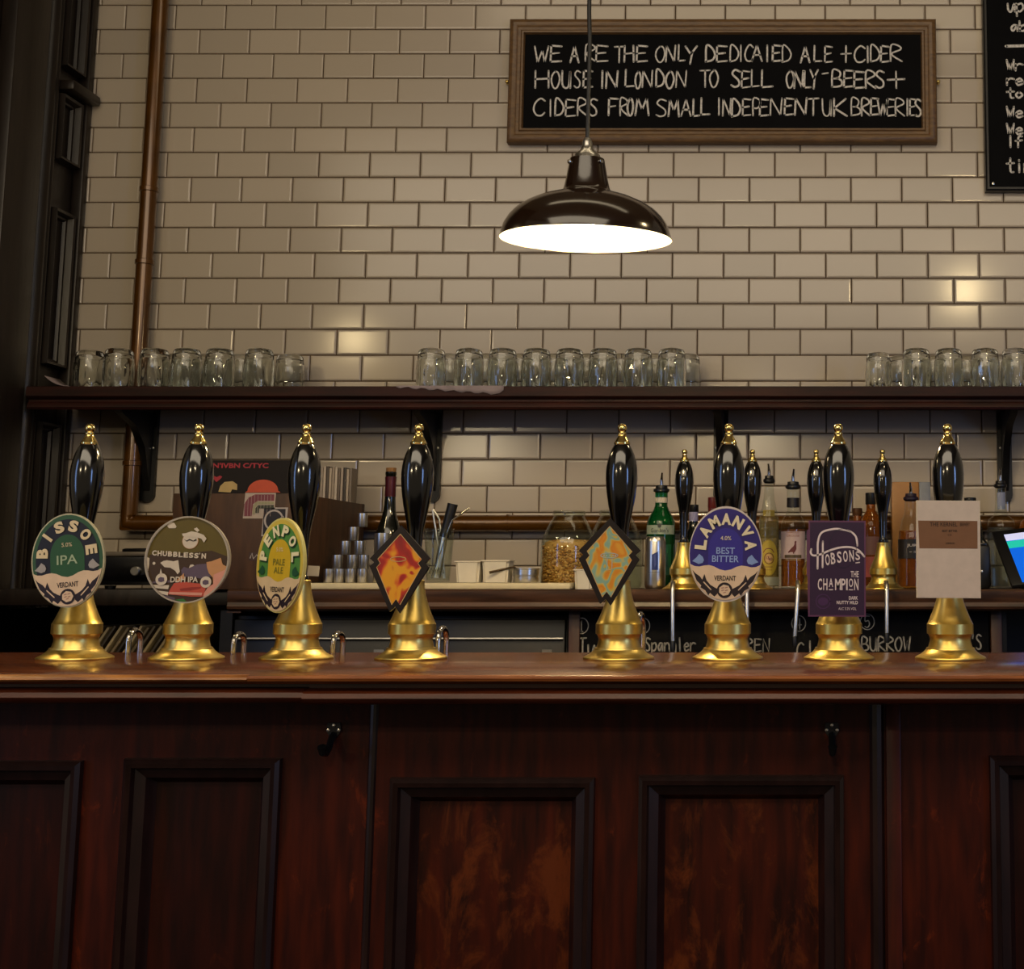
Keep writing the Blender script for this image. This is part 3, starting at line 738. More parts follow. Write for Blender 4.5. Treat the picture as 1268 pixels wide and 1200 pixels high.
# ------------------------------------------------------------------ beer pumps
PK = 1 / 834.0                # metres per pixel at the pumps
PYD = 2.07
def pump(name, label, loc, group, rz=0.0):
    t = thing(name, label, 'beer pump', loc, rz, group)
    k = PK
    body = [(0, 0), (43.5, 0), (44, 1.2), (43.5, 2.6), (41, 4), (37, 6), (33, 9), (30.3, 12), (29.6, 14), (27.6, 14.2), (27.2, 15.4), (26.4, 18), (25.4, 22), (25.2, 25), (26.0, 28), (27.4, 30.4), (28.8, 31), (28.8, 31.6), (28.8, 43), (28.2, 43.6), (25.8, 48.5), (22.6, 56), (19.6, 63.5), (17.2, 71), (15.2, 79), (13.7, 87), (13.0, 93), (13.4, 94.5), (13.2, 96.3), (12, 97.2), (0, 97.2)]
    MB().lathe([(r * k, z * k) for r, z in body], 56).build('pedestal', M['brass'], t, smooth=22)
    hd = [(0, 97), (9.8, 97), (10, 98), (10, 102), (9, 103), (8.2, 106), (8, 112), (8.2, 122), (8.8, 140), (9.6, 154), (11.2, 166), (13.6, 178), (16, 190), (18, 202), (19.3, 213), (19.9, 222), (19.9, 230), (19.2, 238), (17.8, 246), (15.6, 254), (13, 260.5), (10.6, 265), (9.5, 266.5), (0, 266.5)]
    MB().lathe([(r * k, z * k) for r, z in hd], 48).build('handle', M['black'], t, smooth=40)
    fn = [(0, 266), (9.6, 266), (10.2, 267), (10.2, 269), (9.4, 270), (8.6, 271.5), (7.2, 274), (5.6, 276.5), (5.0, 278.5), (5.6, 279.5), (5.6, 280.6), (4.2, 281.5), (4.0, 282.6), (5.0, 283.6), (5.9, 286), (6.0, 288), (5.2, 290.6), (3.4, 292.4), (0, 293)]
    MB().lathe([(r * k, z * k) for r, z in fn], 32).build('finial', M['brass2'], t, smooth=30)
    return t
def hoop(parent, u0, u1, v, hgt, r=.0046):
    """chrome swan neck arching beside the pump near the back edge"""
    a = W(u0, v, 2.185); b = W(u1, v, 2.225); o = parent.location
    A_ = Vector((a.x - o.x, 2.185 - o.y, 0)); B_ = Vector((b.x - o.x, 2.225 - o.y, 0))
    pts = [A_, A_ + Vector((0, 0, hgt * .5))]
    c = (A_ + B_) / 2; d = (B_ - A_) / 2
    for i in range(1, 10):
        t_ = PI * i / 10
        pts.append(c - d * math.cos(t_) + Vector((0, 0, hgt * .55 + hgt * .45 * math.sin(t_))))
    pts += [B_ + Vector((0, 0, hgt * .5)), B_]
    mb = MB(); mb.tube(pts, r, 14)
    return mb.build('swan_neck', M['chrome'], parent, smooth=60)
def clip(parent, uv, Y, outline, art, mats, yaw=0.0, roll=0.0, edge=None, thick=.004):
    """printed badge on a bracket in front of the handle; outline and art in pixels from its middle"""
    p = W(uv[0], uv[1], Y); k = K(uv[1], Y)
    mb = MB()
    mb.prism([(x * k, y * k) for x, y in outline], 0, thick, 0)
    art(Art(mb, k))
    o = mb.build('pump_clip', mats, parent, loc=p - parent.location, rot=(0, roll, yaw), smooth=0)
    # spring bracket to the neck of the pump
    b = MB(); d = PYD - .009 - p.y
    q = parent.location - p
    MB().box(-.006, .006, 0, .0015, -.012, .012).build('spring_plate', M['iron'], o, loc=(0, thick, 0))
    v0 = Vector((0, thick, 0)); v1 = Matrix.Rotation(-yaw, 3, 'Z') @ Vector((q.x, PYD - p.y - .008, 0))
    MB().tube([v0, v1], .004, 8).build('bracket', M['blackplastic'], o)
    return o, k
def ellipse(a, b, n=56): return [(a * math.cos(2 * PI * i / n), b * math.sin(2 * PI * i / n)) for i in range(n)]
WAVE = [(-45, -13), (-38, -15.5), (-32, -16), (-26, -14.6), (-20, -14), (-14, -15.5), (-7, -19), (0, -20.5), (7, -19), (14, -15.5), (20, -14), (26, -14.6), (32, -16), (38, -15.5), (45, -13)]
def brewery_oval(word, style, strength, rim, band, arch, leaf, sub_ink, a=46, b=58, edge='cbb69a', letter='d8c49a', low='d9bd9c', shade=None):
    """materials: 0 edge 1 rim 2 band 3 arch 4 cream 5 dark 6 letter 7 leaf 8 sub 9 pink"""
    mats = [ink(edge), ink(rim), ink(band), ink(arch), ink(low), ink('1d0d18'), ink(letter), ink(leaf), ink(sub_ink), ink('a8786c'), ink(shade or band)]
    def art(A):
        A.ell(0, 0, a - 1.6, b - 1.6, 1, 1)
        aa, bb = a - 6, b - 7
        A.poly([(aa * math.cos(t), bb * math.sin(t)) for t in [R(-22) + R(224) * i / 40 for i in range(41)]], 2, 2)
        A.poly([(-21.5, -22)] + [(-21.5 * math.cos(t), 6 + 26 * math.sin(t)) for t in [PI * i / 20 for i in range(21)]] + [(21.5, -22)], 3, 3)
        ea, eb = a - 1.6, b - 1.6
        def clampx(x, y): 
            m = ea * math.sqrt(max(0, 1 - (y / eb) ** 2)); return max(-m, min(m, x))
        lowr = [(ea * math.cos(t), eb * math.sin(t)) for t in [-PI * .07 - PI * .86 * i / 40 for i in range(41)]]
        A.poly([(clampx(x, y), y) for x, y in WAVE] + lowr, 4, 4)
        if shade: A.arc_text(word, 1.2, 6.4, 31, 35 * b / 58, R(170), 14.5, 5, 10, bold=.06, wide=12.5)
        A.arc_text(word, 0, 8, 31, 35 * b / 58, R(170), 14.5, 6, 6, bold=.055, wide=12)
        A.text(strength, 0, 19.5, 5, 5, 6)
        ln = style.split('/')
        if len(ln) == 1: A.text(ln[0], 0, 1, 11.5, 5, 8, width=26, bold=.01)
        else:
            A.text(ln[0], 0, 4, 8, 5, 8, width=23, bold=.01); A.text(ln[1], 0, -6, 8, 5, 8, width=(33 if len(ln[1]) > 4 else 18), bold=.01)
        for s_ in (-1, 1):
            A.poly([(s_ * x, y) for x, y in ((41, -9.5), (36, -5), (32.5, -.5), (28, -4), (26.5, -8), (28, -11.5), (33, -13), (37, -11))], 5, 7)
            A.poly([(s_ * x, y) for x, y in ((40.5, -20), (37, -24), (31, -28), (28, -32), (25.5, -25), (22.5, -33), (18, -38), (13, -41), (9, -43), (9, -49), (12.5, -52.5), (18, -48), (20, -51), (24, -45), (30, -41.5), (29, -39), (35, -33))], 5, 5)
            A.line([(s_ * 26, -35), (s_ * 17, -44)], 1.4, 6, 4)
        A.text('VERDANT', 0, -29.8, 6.4, 5, 5, width=27, bold=.02)
        A.ell(0, -44.5, 9.6, 9.6, 6, 5, 24); A.ell(0, -44.5, 7.4, 7.0, 7, 4, 7)
        for (x, y) in ((-2.5, -42), (2, -41.5), (-2.4, -45), (2.2, -45), (0, -47.6)): A.line([(x - 1.3, y), (x + 1.3, y + .6)], 1.1, 8, 9)
    return art, mats
def kite(art_mat, extra=None):
    out = [(-.5, 54.5), (38.3, 14), (32, 8.5), (37, 3), (2, -53.5), (-4, -45.5), (-11, -51.5), (-38.5, 4), (-33, 9), (-38.5, 14)]
    inn = [(-.5, 44), (27.5, 12.5), (23, 8), (27, 2.5), (2.2, -43), (-3, -36), (-8, -43), (-29, 3), (-24.5, 8), (-28, 13)]
    mats = [ink('140a0d', .3), art_mat, ink('c9a46a'), ink('a9b8ae')]
    def art(A):
        A.poly([(x * .99, y * .99) for x, y in out], 1, 0)
        A.poly(inn, 2, 1)
        A.line(inn + inn[:1], .9, 3, 2)
        if extra: extra(A)
    return out, art, mats
GRP = 'beer pumps along the front bar'
us = [93, 231, 367, 509, 766, 901, 1039, 1177]
labs = ['beer pump with the green oval BISSOE clip, at the left end of the bar', 'beer pump with the round olive clip showing white clouds and a pink road',
        'beer pump with the narrow yellow and green oval PENPOL clip', 'beer pump with the kite-shaped clip in red and amber',
        'beer pump with the kite-shaped clip in orange and teal', 'beer pump with the purple and cream oval LAMANVA clip',
        'beer pump with the dark purple rectangular HOBSONS clip', 'beer pump with the plain cream card and brown label, at the right end']
proto = None; pumps = []
for i, (u, l) in enumerate(zip(us, labs)):
    p = W(u, 816.5, PYD)
    if proto is None: proto = pump('beer_pump', l, (p.x, PYD, BZ), GRP); q = proto
    else:
        q = copy_tree(proto); q.location = (p.x, PYD, BZ); q['label'] = l; q.rotation_euler = (0, 0, random.uniform(-1, 1))
        q.rotation_euler = (0, 0, 0)
    pumps.append(q)
for i, (u, w_, hg) in enumerate(((158, 15, .037), (288.5, 13, .031), (412, 12, .032), (542, 10, .040))):
    hoop(pumps[i], u, u + w_, 813, hg)
hoop(pumps[4], 789, 796, 812, .062)

CY = 2.0
art, mats = brewery_oval('BISSOE', 'IPA', '5.0%', '2c5233', '10121f', '23502c', 'a09a94', '9fb08c', edge='b9b290')
clip(pumps[0], (84, 694), CY, ellipse(46, 58), art, mats, yaw=R(-2), roll=R(-5))
art, mats = brewery_oval('PENPOL', 'PALE/ALE', '5.0%', 'd6bd4a', '4f8a3e', 'd2b020', '1c5130', '7d7a24', edge='d8cd7a', letter='efe6b8', shade='173818', low='dcc295')
clip(pumps[2], (346.5, 700), CY, ellipse(46, 58.5), art, mats, yaw=R(-33), roll=R(2), thick=.005)
art, mats = brewery_oval('LAMANVA', 'BEST/BITTER', '4.0%', '27186e', '24156a', '2c2386', '7f97c6', '8fa4d4', edge='c9bcae', letter='e0d2ae')
clip(pumps[5], (898.5, 686), CY, ellipse(45.5, 59), art, mats, roll=R(1))

def capsule_red(A): A.ring(-2, 13, 10, 2.8, .9, 4, 2)
out, art, mats = kite(swirl('red_amber_swirl', [(.10, '5e0d0c'), (.30, '8e160e'), (.36, 'b8300e'), (.40, 'dd9a14'), (.50, 'e0980f'), (.56, 'c8450f'), (.60, 'a3170f'), (.86, '7a1010')], 22, 1.4, 5.5), capsule_red)
clip(pumps[3], (495, 705.5), CY, out, art, mats, yaw=R(-4))
def capsule_teal(A):
    A.ring(-.5, 8, 10.5, 3, .9, 4, 3)
    A.line([(-3, 5), (-3, -10), (3, -9), (3, 5)], .9, 4, 3)
    for x in (-7, -4, 0, 4, 7): A.ell(x, 8, 1, 1, 4, 3, 8)
out, art, mats = kite(swirl('orange_teal_swirl', [(.30, 'd99a2a'), (.40, 'd07c12'), (.45, 'd09a30'), (.475, 'c0b060'), (.50, '86a890'), (.56, '7ea48e'), (.585, 'c4aa44'), (.66, 'd08418')], 16, 2.6), capsule_teal)
clip(pumps[4], (755, 696), CY, out, art, mats, yaw=R(1))

# round clip
mats = [ink('a89c88'), ink('5c4d0a'), ink('3c260b'), ink('cdbfa8'), ink('b84a34'), ink('d0907a'), ink('8f2c1c'), ink('5a4a58'), ink('c08a58'), ink('2f6a2a'), ink('1d1712')]
def art(A):
    def cx(x, y, r=51.6):
        m = math.hypot(x, y); return (x, y) if m <= r else (x * r / m, y * r / m)
    def P(l, n, m): A.poly([cx((x - 620) / 10.91, -(y - 588) / 10.4) for x, y in l], n, m)
    A.ell(0, 0, 51.8, 51.8, 1, 1)
    A.poly([(51.8 * math.cos(t), 51.8 * math.sin(t)) for t in [PI + R(16) + (PI - R(20)) * i / 40 for i in range(41)]] + [(50, 4), (30, 11), (0, 8), (-30, 8), (-49, 6)], 2, 2)
    P([(310, 150), (340, 120), (375, 108), (410, 118), (445, 165), (430, 185), (340, 185)], 3, 3)            # cloud
    P([(40, 600), (60, 555), (95, 570), (95, 650), (78, 720), (95, 800), (60, 760)], 3, 3)
    P([(248, 630), (290, 605), (340, 596), (430, 610), (495, 595), (505, 650), (525, 745), (495, 775), (460, 730), (390, 692), (310, 685)], 3, 3)
    P([(650, 690), (665, 655), (700, 650), (735, 675), (720, 700), (660, 705)], 3, 3)
    A.ell((160 - 620) / 10.91, -(635 - 588) / 10.4, 1.8, 1.8, 3, 3, 12)
    # emblem: a round bowl with a leafy lid
    A.ell(2.5, 23, 10.4, 10, 3, 8, 24); A.ell(2.5, 23, 9.8, 9.4, 4, 3, 24)
    P([(530, 255), (580, 250), (660, 225), (740, 240), (830, 270), (875, 320), (840, 370), (800, 320), (740, 305), (600, 300), (545, 290)], 5, 3)
    P([(690, 195), (730, 175), (770, 215), (740, 235)], 5, 3)
    P([(560, 325), (600, 345), (640, 322), (690, 345), (735, 322), (735, 345), (690, 355), (640, 338), (600, 356)], 6, 10)
    for i, ch in enumerate("CHUBBLESSN"):
        A.text(ch, -42 + i * 6.7 + (2.6 if i > 8 else 0), 8.2 - i * .42, 6.4, 5, 3, bold=.045, width=5.6)
    A.text("'", 15.6, 7.2, 2.4, 5, 3, bold=.03)
    # dark hill, road, car-like red wedge, pink rocks
    P([(545, 720), (580, 680), (640, 700), (760, 650), (900, 640), (1010, 720), (1000, 800), (820, 830), (560, 800)], 4, 7)
    P([(890, 620), (960, 610), (1085, 565), (1115, 650), (1190, 680), (1170, 760), (1140, 850), (1060, 930), (1000, 930), (990, 820), (930, 760), (900, 690)], 5, 8)
    P([(1000, 780), (1150, 720), (1190, 690), (1150, 850), (1080, 960), (960, 1040), (900, 1080), (850, 1060), (930, 940), (1000, 900)], 6, 5)
    P([(150, 925), (390, 915), (380, 965), (185, 970)], 4, 3); P([(215, 1010), (385, 1000), (380, 1045), (280, 1050)], 4, 3)
    P([(150, 870), (400, 850), (400, 880), (140, 900)], 4, 7)
    P([(460, 890), (600, 870), (760, 890), (880, 900), (900, 960), (870, 1060), (700, 1060), (380, 1030), (420, 950)], 6, 4)
    P([(540, 960), (700, 940), (840, 935), (830, 955), (690, 980), (560, 985)], 7, 6)
    P([(400, 1000), (860, 1010), (850, 1045), (400, 1030)], 7, 5)
    P([(480, 1100), (600, 1085), (650, 1130), (560, 1140)], 6, 9); P([(300, 1060), (480, 1075), (480, 1120), (400, 1110)], 5, 7)
    P([(560, 790), (590, 760), (600, 830), (555, 870), (480, 880), (520, 820)], 7, 8)
    A.text('DDH IPA', (600 - 620) / 10.91, -(842 - 588) / 10.4, 7, 8, 3, width=35, bold=.03)
    for (x, y, r_) in ((285, 840, 7.4), (900, 875, 7.0)):
        A.ell((x - 620) / 10.91, -(y - 588) / 10.4, r_, r_, 8, 3, 28); A.poly([((x - 620) / 10.91 + dx, -(y - 588) / 10.4 + dy) for dx, dy in ((-4, 1), (-1, 3), (3.5, 2), (4, -2), (0, -3.5), (-3.5, -2.5))], 9, 7)
    P([(255, 780), (268, 700), (285, 745), (290, 775)], 8, 3)
    A.ring(0, 0, 52.6, 52.6, 1.8, 10, 0, 64)
clip(pumps[1], (232.5, 693), CY, ellipse(53.5, 52.5), art, mats, yaw=R(-3))

# dark purple clip
mats = [ink('5b3050'), ink('2a0f33'), ink('d9c9c4'), ink('3f1d4a'), ink('1d1130')]
Sx, Sy = 6.0, 6.0
def hz(l): return [((x - 280) / Sx, -(y - 440) / Sy) for x, y in l]
def art(A):
    A.poly([(-35.5, 59), (35.5, 59), (35.5, -59), (-35.5, -59)], 1, 0)
    A.poly([(-33.6, 57), (33.6, 57), (33.6, -57), (-33.6, -57)], 2, 1)
    A.line(smooth_line(hz([(135, 442), (136, 330), (138, 240), (165, 175), (240, 150), (300, 148), (375, 165), (420, 205), (430, 270)])), 2.4, 3, 2)
    A.line(hz([(172, 432), (174, 240)]), 2.2, 3, 2)
    A.line(smooth_line(hz([(88, 298), (84, 325), (105, 345), (160, 335), (230, 305), (310, 284), (385, 283), (440, 305), (482, 350)])), 2.4, 3, 2)
    for ch, x, y, c_ in (('O', 209, 376, 14), ('B', 250, 366, 14), ('S', 296, 356, 14), ('O', 342, 350, 14), ('N', 388, 346, 14), ('S', 433, 344, 11)):
        A.text(ch, (x - 280) / Sx, -(y - 440) / Sy, c_, 3, 2, width=5.6, rot=R(3), bold=.02)
    A.line(hz([(420, 398), (447, 394)]), 1.3, 3, 2)
    A.text('THE', (411 - 280) / Sx, -(481 - 440) / Sy, 7.6, 3, 2, width=10, bold=.01)
    for ch, x, c_, dy in (('C', 153, 14, 0), ('H', 193, 14, 0), ('A', 235, 10.5, 2), ('M', 287, 14, 0), ('P', 327, 14, 0), ('I', 353, 14, 0), ('O', 383, 10.5, 2), ('N', 423, 14, 0)):
        A.text(ch, (x - 280) / Sx, -(557 - 440) / Sy + dy, c_, 3, 2, width={'I': 1.8, 'M': 7.2}.get(ch, 5.2), bold=.015)
    A.line(hz([(222, 596), (248, 596)]), 1.3, 3, 2); A.line(hz([(370, 596), (396, 596)]), 1.3, 3, 2)
    A.text('DARK', (401 - 280) / Sx, -(656 - 440) / Sy, 4.2, 3, 2, width=11, bold=.02)
    A.text('NUTTY MILD', (356 - 280) / Sx, -(690 - 440) / Sy, 4.2, 3, 2, width=26, bold=.02)
    A.text('ALC 3.2% VOL', (357 - 280) / Sx, -(735 - 440) / Sy, 3.2, 3, 2, width=22)
    A.ring(-17.2, -40.5, 8.6, 8.6, 1.3, 3, 3); A.ell(-17.2, -40.5, 6.6, 5, 3, 3, 20)
    A.ring(7, 25, 17, 24, .8, 3, 4)
clip(pumps[6], (1036.5, 704), CY, [(-35.5, 59), (35.5, 59), (35.5, -59), (-35.5, -59), (-36.5, -10), (-37.6, -8), (-37.6, 46), (-35.5, 49)], art, mats, roll=R(.3))
# plain card
mats = [ink('d0c2ac'), ink('c4b4a4'), ink('755034'), ink('2c1a10')]
def art(A):
    A.poly([(-38.6, 59.4), (38.6, 59.4), (38.6, -59.4), (-38.6, -59.4)], 1, 1)
    A.poly([(-37.5, 35), (36, 35), (36, .8), (-36, .8)], 2, 2)
    A.text('THE KERNEL', -6, 30.6, 5, 3, 3, width=34, bold=.01); A.text('BREWERY', 20.5, 30.6, 4.2, 3, 3, width=12)
    A.text('BEST BITTER', 1.5, 22.4, 2.6, 3, 3, width=19, bold=.02); A.text('4.2%', 1.5, 17.4, 2, 3, 3); A.text('LONDON', 2, 7.2, 2.2, 3, 3, width=11, bold=.02)
clip(pumps[7], (1174.5, 680), CY, [(-39.5, 60), (39.5, 60), (39.5, -60), (-39.5, -60)], art, mats, roll=R(.4), thick=.010)
# small white tag tied to the neck of the third pump
p = W(388, 707, 2.05)
MB().box(-.0085, .0085, 0, .0012, -.0075, .0075).build('price_tag', M['whiteplastic'], pumps[2], loc=p - pumps[2].location, rot=(0, R(3), 0))

# ------------------------------------------------------------------ back counter
CZ = H - 0.030
CYF = 3.40
def build_counter():
    cx = 0.0
    xl = W(281, 745, CYF).x; xL = XL + .06; x1 = 1.5
    zc = CZ - .053
    t = thing('back_counter', 'long dark wooden counter under the tiled wall, loaded with bottles and bar things', 'counter', (0, 3.7, 0))
    o = 3.7
    MB().profx([(CYF - o, CZ - .004), (CYF + .004 - o, CZ), (3.985 - o, CZ), (3.985 - o, zc), (CYF + .012 - o, zc), (CYF + .002 - o, zc + .006), (CYF - o, zc + .012), (CYF - o + .004, zc + .022), (CYF - o, zc + .032)], xl, x1).build('worktop', M['counter'], t)
    MB().box(xL, xl - .001, CYF + .06 - o, 3.985 - o, CZ - .04, CZ, 0, .003).build('worktop', M['blackwood'], t)
    xa, xb = W(712, 780, 3.47).x, W(1233, 780, 3.47).x; xc = W(283, 780, 3.47).x
    cb = MB()
    cb.box(xL, x1, 3.93 - o, 3.985 - o, 0, zc)                       # back
    for x in (xL, xc - .03, xa - .02, xb - .0, x1 - .03): cb.box(x, x + .03, CYF + .09 - o, 3.93 - o, 0, zc)
    cb.box(xL, x1, CYF + .09 - o, 3.93 - o, 0, .09)
    cb.box(xL + .03, xc - .03, CYF + .09 - o, 3.93 - o, H - .46, H - .44)
    cb.build('carcass', M['cabinet'], t)
    for x in (xa, xb): MB().box(x - .014, x + .014, CYF + .055 - o, CYF + .09 - o, .09, zc, 0, .003).build('post', M['postwood'], t)
    MB().box(xl - .004, xl + .03, CYF + .012 - o, CYF + .05 - o, zc - .004, zc + .0).build('end_block', M['postwood'], t)
    # a few spirit taps stowed under the top
    return xa, xb, xc, zc
xa, xb, xc, zc = build_counter()

def under_counter():
    Y = 3.47
    # bottle fridges
    for i, (x0, x1) in enumerate(((xc + .004, (xc + xa) / 2 - .012), ((xc + xa) / 2 + .004, xa - .024))):
        z1 = zc - .012
        t = thing('bottle_fridge', ['black bottle fridge under the counter, left one, behind the swan necks', 'black bottle fridge under the counter beside the numbered chalkboard'][i], 'fridge', ((x0 + x1) / 2, 3.70, .091), 0, 'under-counter fridges')
        a, b, h = x0 - (x0 + x1) / 2, x1 - (x0 + x1) / 2, z1 - .091
        MB().box(a, b, -.19, .22, 0, h, 0, .004).build('body', M['cabinet'], t)
        dr = MB().box(a + .003, b - .003, -.215, -.192, .03, h - .01, 0, .003).build('door', M['cabinet'], t)
        zz = W(500, 791, 3.48).z - .091
        MB().tube([(a + .006, -.222, zz), (b - .006, -.222, zz)], .0035, 8).build('handle_rail', M['steel'], dr)
        MB().box(b - .06, b - .035, -.2165, -.215, W(690, 806, 3.48).z - .091 - .004, W(690, 806, 3.48).z - .091 + .003).build('badge', M['steel'], dr)
    # numbered chalkboard between the posts
    x0, x1 = xa + .018, xb - .018
    t = thing('chalkboard_list', 'long black chalkboard with numbered beer names under the right part of the back counter', 'chalkboard', ((x0 + x1) / 2, Y, zc - .30))
    z1 = zc - .003
    MB().box(x0 - t.location.x, x1 - t.location.x, -.005, .012, 0, z1 - t.location.z, 0, .002).build('slate', M['slate'], t)
    Yb = Y - .005
    def word(s, u, top, foot, cw, gap, w=.0040, ring=None):
        ln = MB(); A = Art(ln, 1.0)
        for i, ch in enumerate(s):
            if ch == ' ': continue
            P0 = W(u + i * (cw + gap), foot, Yb); P1 = W(u + i * (cw + gap) + cw, top, Yb)
            for st in STROKES[ch]:
                P = [(P0.x - t.location.x + (P1.x - P0.x) * q, P0.z - t.location.z + (P1.z - P0.z) * r_) for q, r_ in st]
                A.line(smooth_line(P) if ch in CURVY else P, w, 1, 0)
        if ring: A.ring(*ring)
        ln.build('chalk_lettering', M['chalk2'], t, loc=(0, -.0052, 0), smooth=0)
    word('Tu', 717, 790, 812, 9, 2); word('Spangler', 799, 790, 806, 6.2, 1.8)
    word('REN', 924, 791, 807, 8, 2.4); word('C', 987, 796, 812, 8, 2); word('Id', 1000, 794, 812, 6, 3)
    word('BURROW', 1067, 789, 806, 8, 2.4); word("'S", 1202, 786, 804, 6, 1)
    for n, u, v in (('1', 720, 775), ('2', 796, 775), ('4', 989, 772), ('5', 1074, 770)):
        c = W(u, v, Yb); k = K(v, Yb)
        word(n, u - 3.2, v - 7, v + 7, 6.4, 1, .0028, (c.x - t.location.x, c.z - t.location.z, 8.6 * k, 9.6 * k, .0022, 1, 0, 30))
under_counter()

# second row of pumps on the back counter, their spouts hang over its edge
BGRP = 'beer pumps on the back counter'
Yp = 3.462
for u, l, su, s1 in ((846, 'far beer pump on the back counter beside the green gin bottle', 833, 806), (931, 'far beer pump on the back counter half hidden behind the purple oval clip', 925, 800), (1011, 'far beer pump on the back counter just left of the HOBSONS pump handle', 988, 800), (1094, 'far beer pump on the back counter between the HOBSONS clip and the cream card', 1098, 796)):
    q = copy_tree(proto)
    for ch in list(q.children):
        if ch.name.split('.')[0] in ('swan_neck', 'pump_clip'):
            for g in list(ch.children): bpy.data.objects.remove(g)
            bpy.data.objects.remove(ch)
    q.location = (W(u, 728, Yp).x, Yp, CZ); q['label'] = l; q['group'] = BGRP
    # copper-capped tube from under the pump, out over the edge and down
    a = W(su, 729, CYF - .03); b = W(su - (4 if su == 988 else 0), s1, CYF - .03)
    L_ = q.location
    ux = a.x - L_.x
    pts = [(ux, .02, .018), (ux, CYF - .012 - Yp, .018), (ux, CYF - .027 - Yp, .012), (ux, CYF - .033 - Yp, -.004), (b.x - L_.x, CYF - .034 - Yp, b.z - L_.z + .02)]
    MB().tube(pts, .0058, 12).build('swan_neck', M['steel'], q, smooth=60)
    mb = MB(); mb.lathe([(.0062, 0), (.0066, .004), (.0066, .022), (.0058, .024)], 14, (b.x - L_.x, CYF - .034 - Yp, b.z - L_.z)); mb.build('nozzle', M['blackplastic'], q)
# ------------------------------------------------------------------ things on the back counter
def on(u, Y, z=CZ): p = W(u, 727, Y); return Vector((p.x, Y, z + .0005))
def band(mb, r, z0, z1, half, mat=0, seg=20, centre=-PI / 2):
    """label wrapped on a round body, facing the bar"""
    mb.lathe([(r, z0), (r, z1)], seg, mat=mat, a0=centre - half, a1=centre + half)
def bottle(u, Y, label, prof, mat, liquid=None, lmat=None, labels=(), pour=None, cap=None, name='spirit_bottle', grp='bottles on the back counter', cat='bottle', yaw=None):
    t = thing(name, label, cat, on(u, Y), 0, grp)
    wall = .0022
    MB().lathe(prof, 36, cap=False).build('body', mat, t, smooth=40)
    if liquid:
        pr = [(0, .006), (max(r for r, z in prof if z < .02) - wall, .006)] + [(max(r - wall, .001), max(z, .006)) for r, z in prof if .006 < z < liquid]
        rl = pr[-1][0]; pr += [(rl, liquid), (0, liquid)]
        MB().lathe(pr, 32).build('liquid', lmat, t, smooth=40)
    for (z0, z1, half, colour, art) in labels:
        mb = MB()
        rr = max(r for r, z in prof if z0 - .004 <= z <= z1 + .004) if any(z0 - .004 <= z <= z1 + .004 for r, z in prof) else max(r for r, z in prof)
        band(mb, rr + .0004, z0, z1, half)
        lb = mb.build('label', colour, t, smooth=60)
        if art:
            am = MB(); mats = art(am, rr + .0009, (z0 + z1) / 2)
            am.build('print', mats, lb, smooth=0)
    top = prof[-1][1]; nr = prof[-1][0]
    if cap:
        h, r_, m = cap
        MB().lathe([(r_ * .97, top - h * .65), (r_, top - h * .62), (r_, top + h * .32), (r_ * .9, top + h * .35), (0, top + h * .35)], 24).build('cap', m, t)
    if pour:
        h, m, lean = pour
        MB().lathe([(nr * .9, top - .004), (nr * 1.25, top), (nr * 1.25, top + .006), (nr * .95, top + .009), (nr * .9, top + .016), (.003, top + .018)], 20).build('pourer_collar', m, t)
        pts = [(0, 0, top + .014), (0, 0, top + .03), (lean * .3, -.002, top + .014 + h * .6), (lean, -.008, top + .014 + h)]
        MB().tube(pts, [.0048, .0045, .0036, .0026], 12).build('spout', M['chrome'], t)
    return t
def curved(fn):
    """flat print wrapped on a cylinder: fn(Art) draws in mm, x along the girth"""
    def art(am, r, zc):
        tmp = MB(); A = Art(tmp, .001); mats = fn(A)
        g = tmp.bm
        lo = min(v.co.x for v in g.verts); hi = max(v.co.x for v in g.verts); x = lo + .003
        while x < hi:
            bmesh.ops.bisect_plane(g, geom=g.verts[:] + g.edges[:] + g.faces[:], plane_co=(x, 0, 0), plane_no=(1, 0, 0)); x += .003
        for v in tmp.bm.verts:
            a = v.co.x / r; d = -v.co.y
            v.co = Vector(((r + d * .5) * math.sin(a), -(r + d * .5) * math.cos(a), zc + v.co.z))
        me = bpy.data.meshes.new('tmp'); tmp.bm.to_mesh(me); am.bm.from_mesh(me); bpy.data.meshes.remove(me); tmp.bm.free()
        return mats
    return art

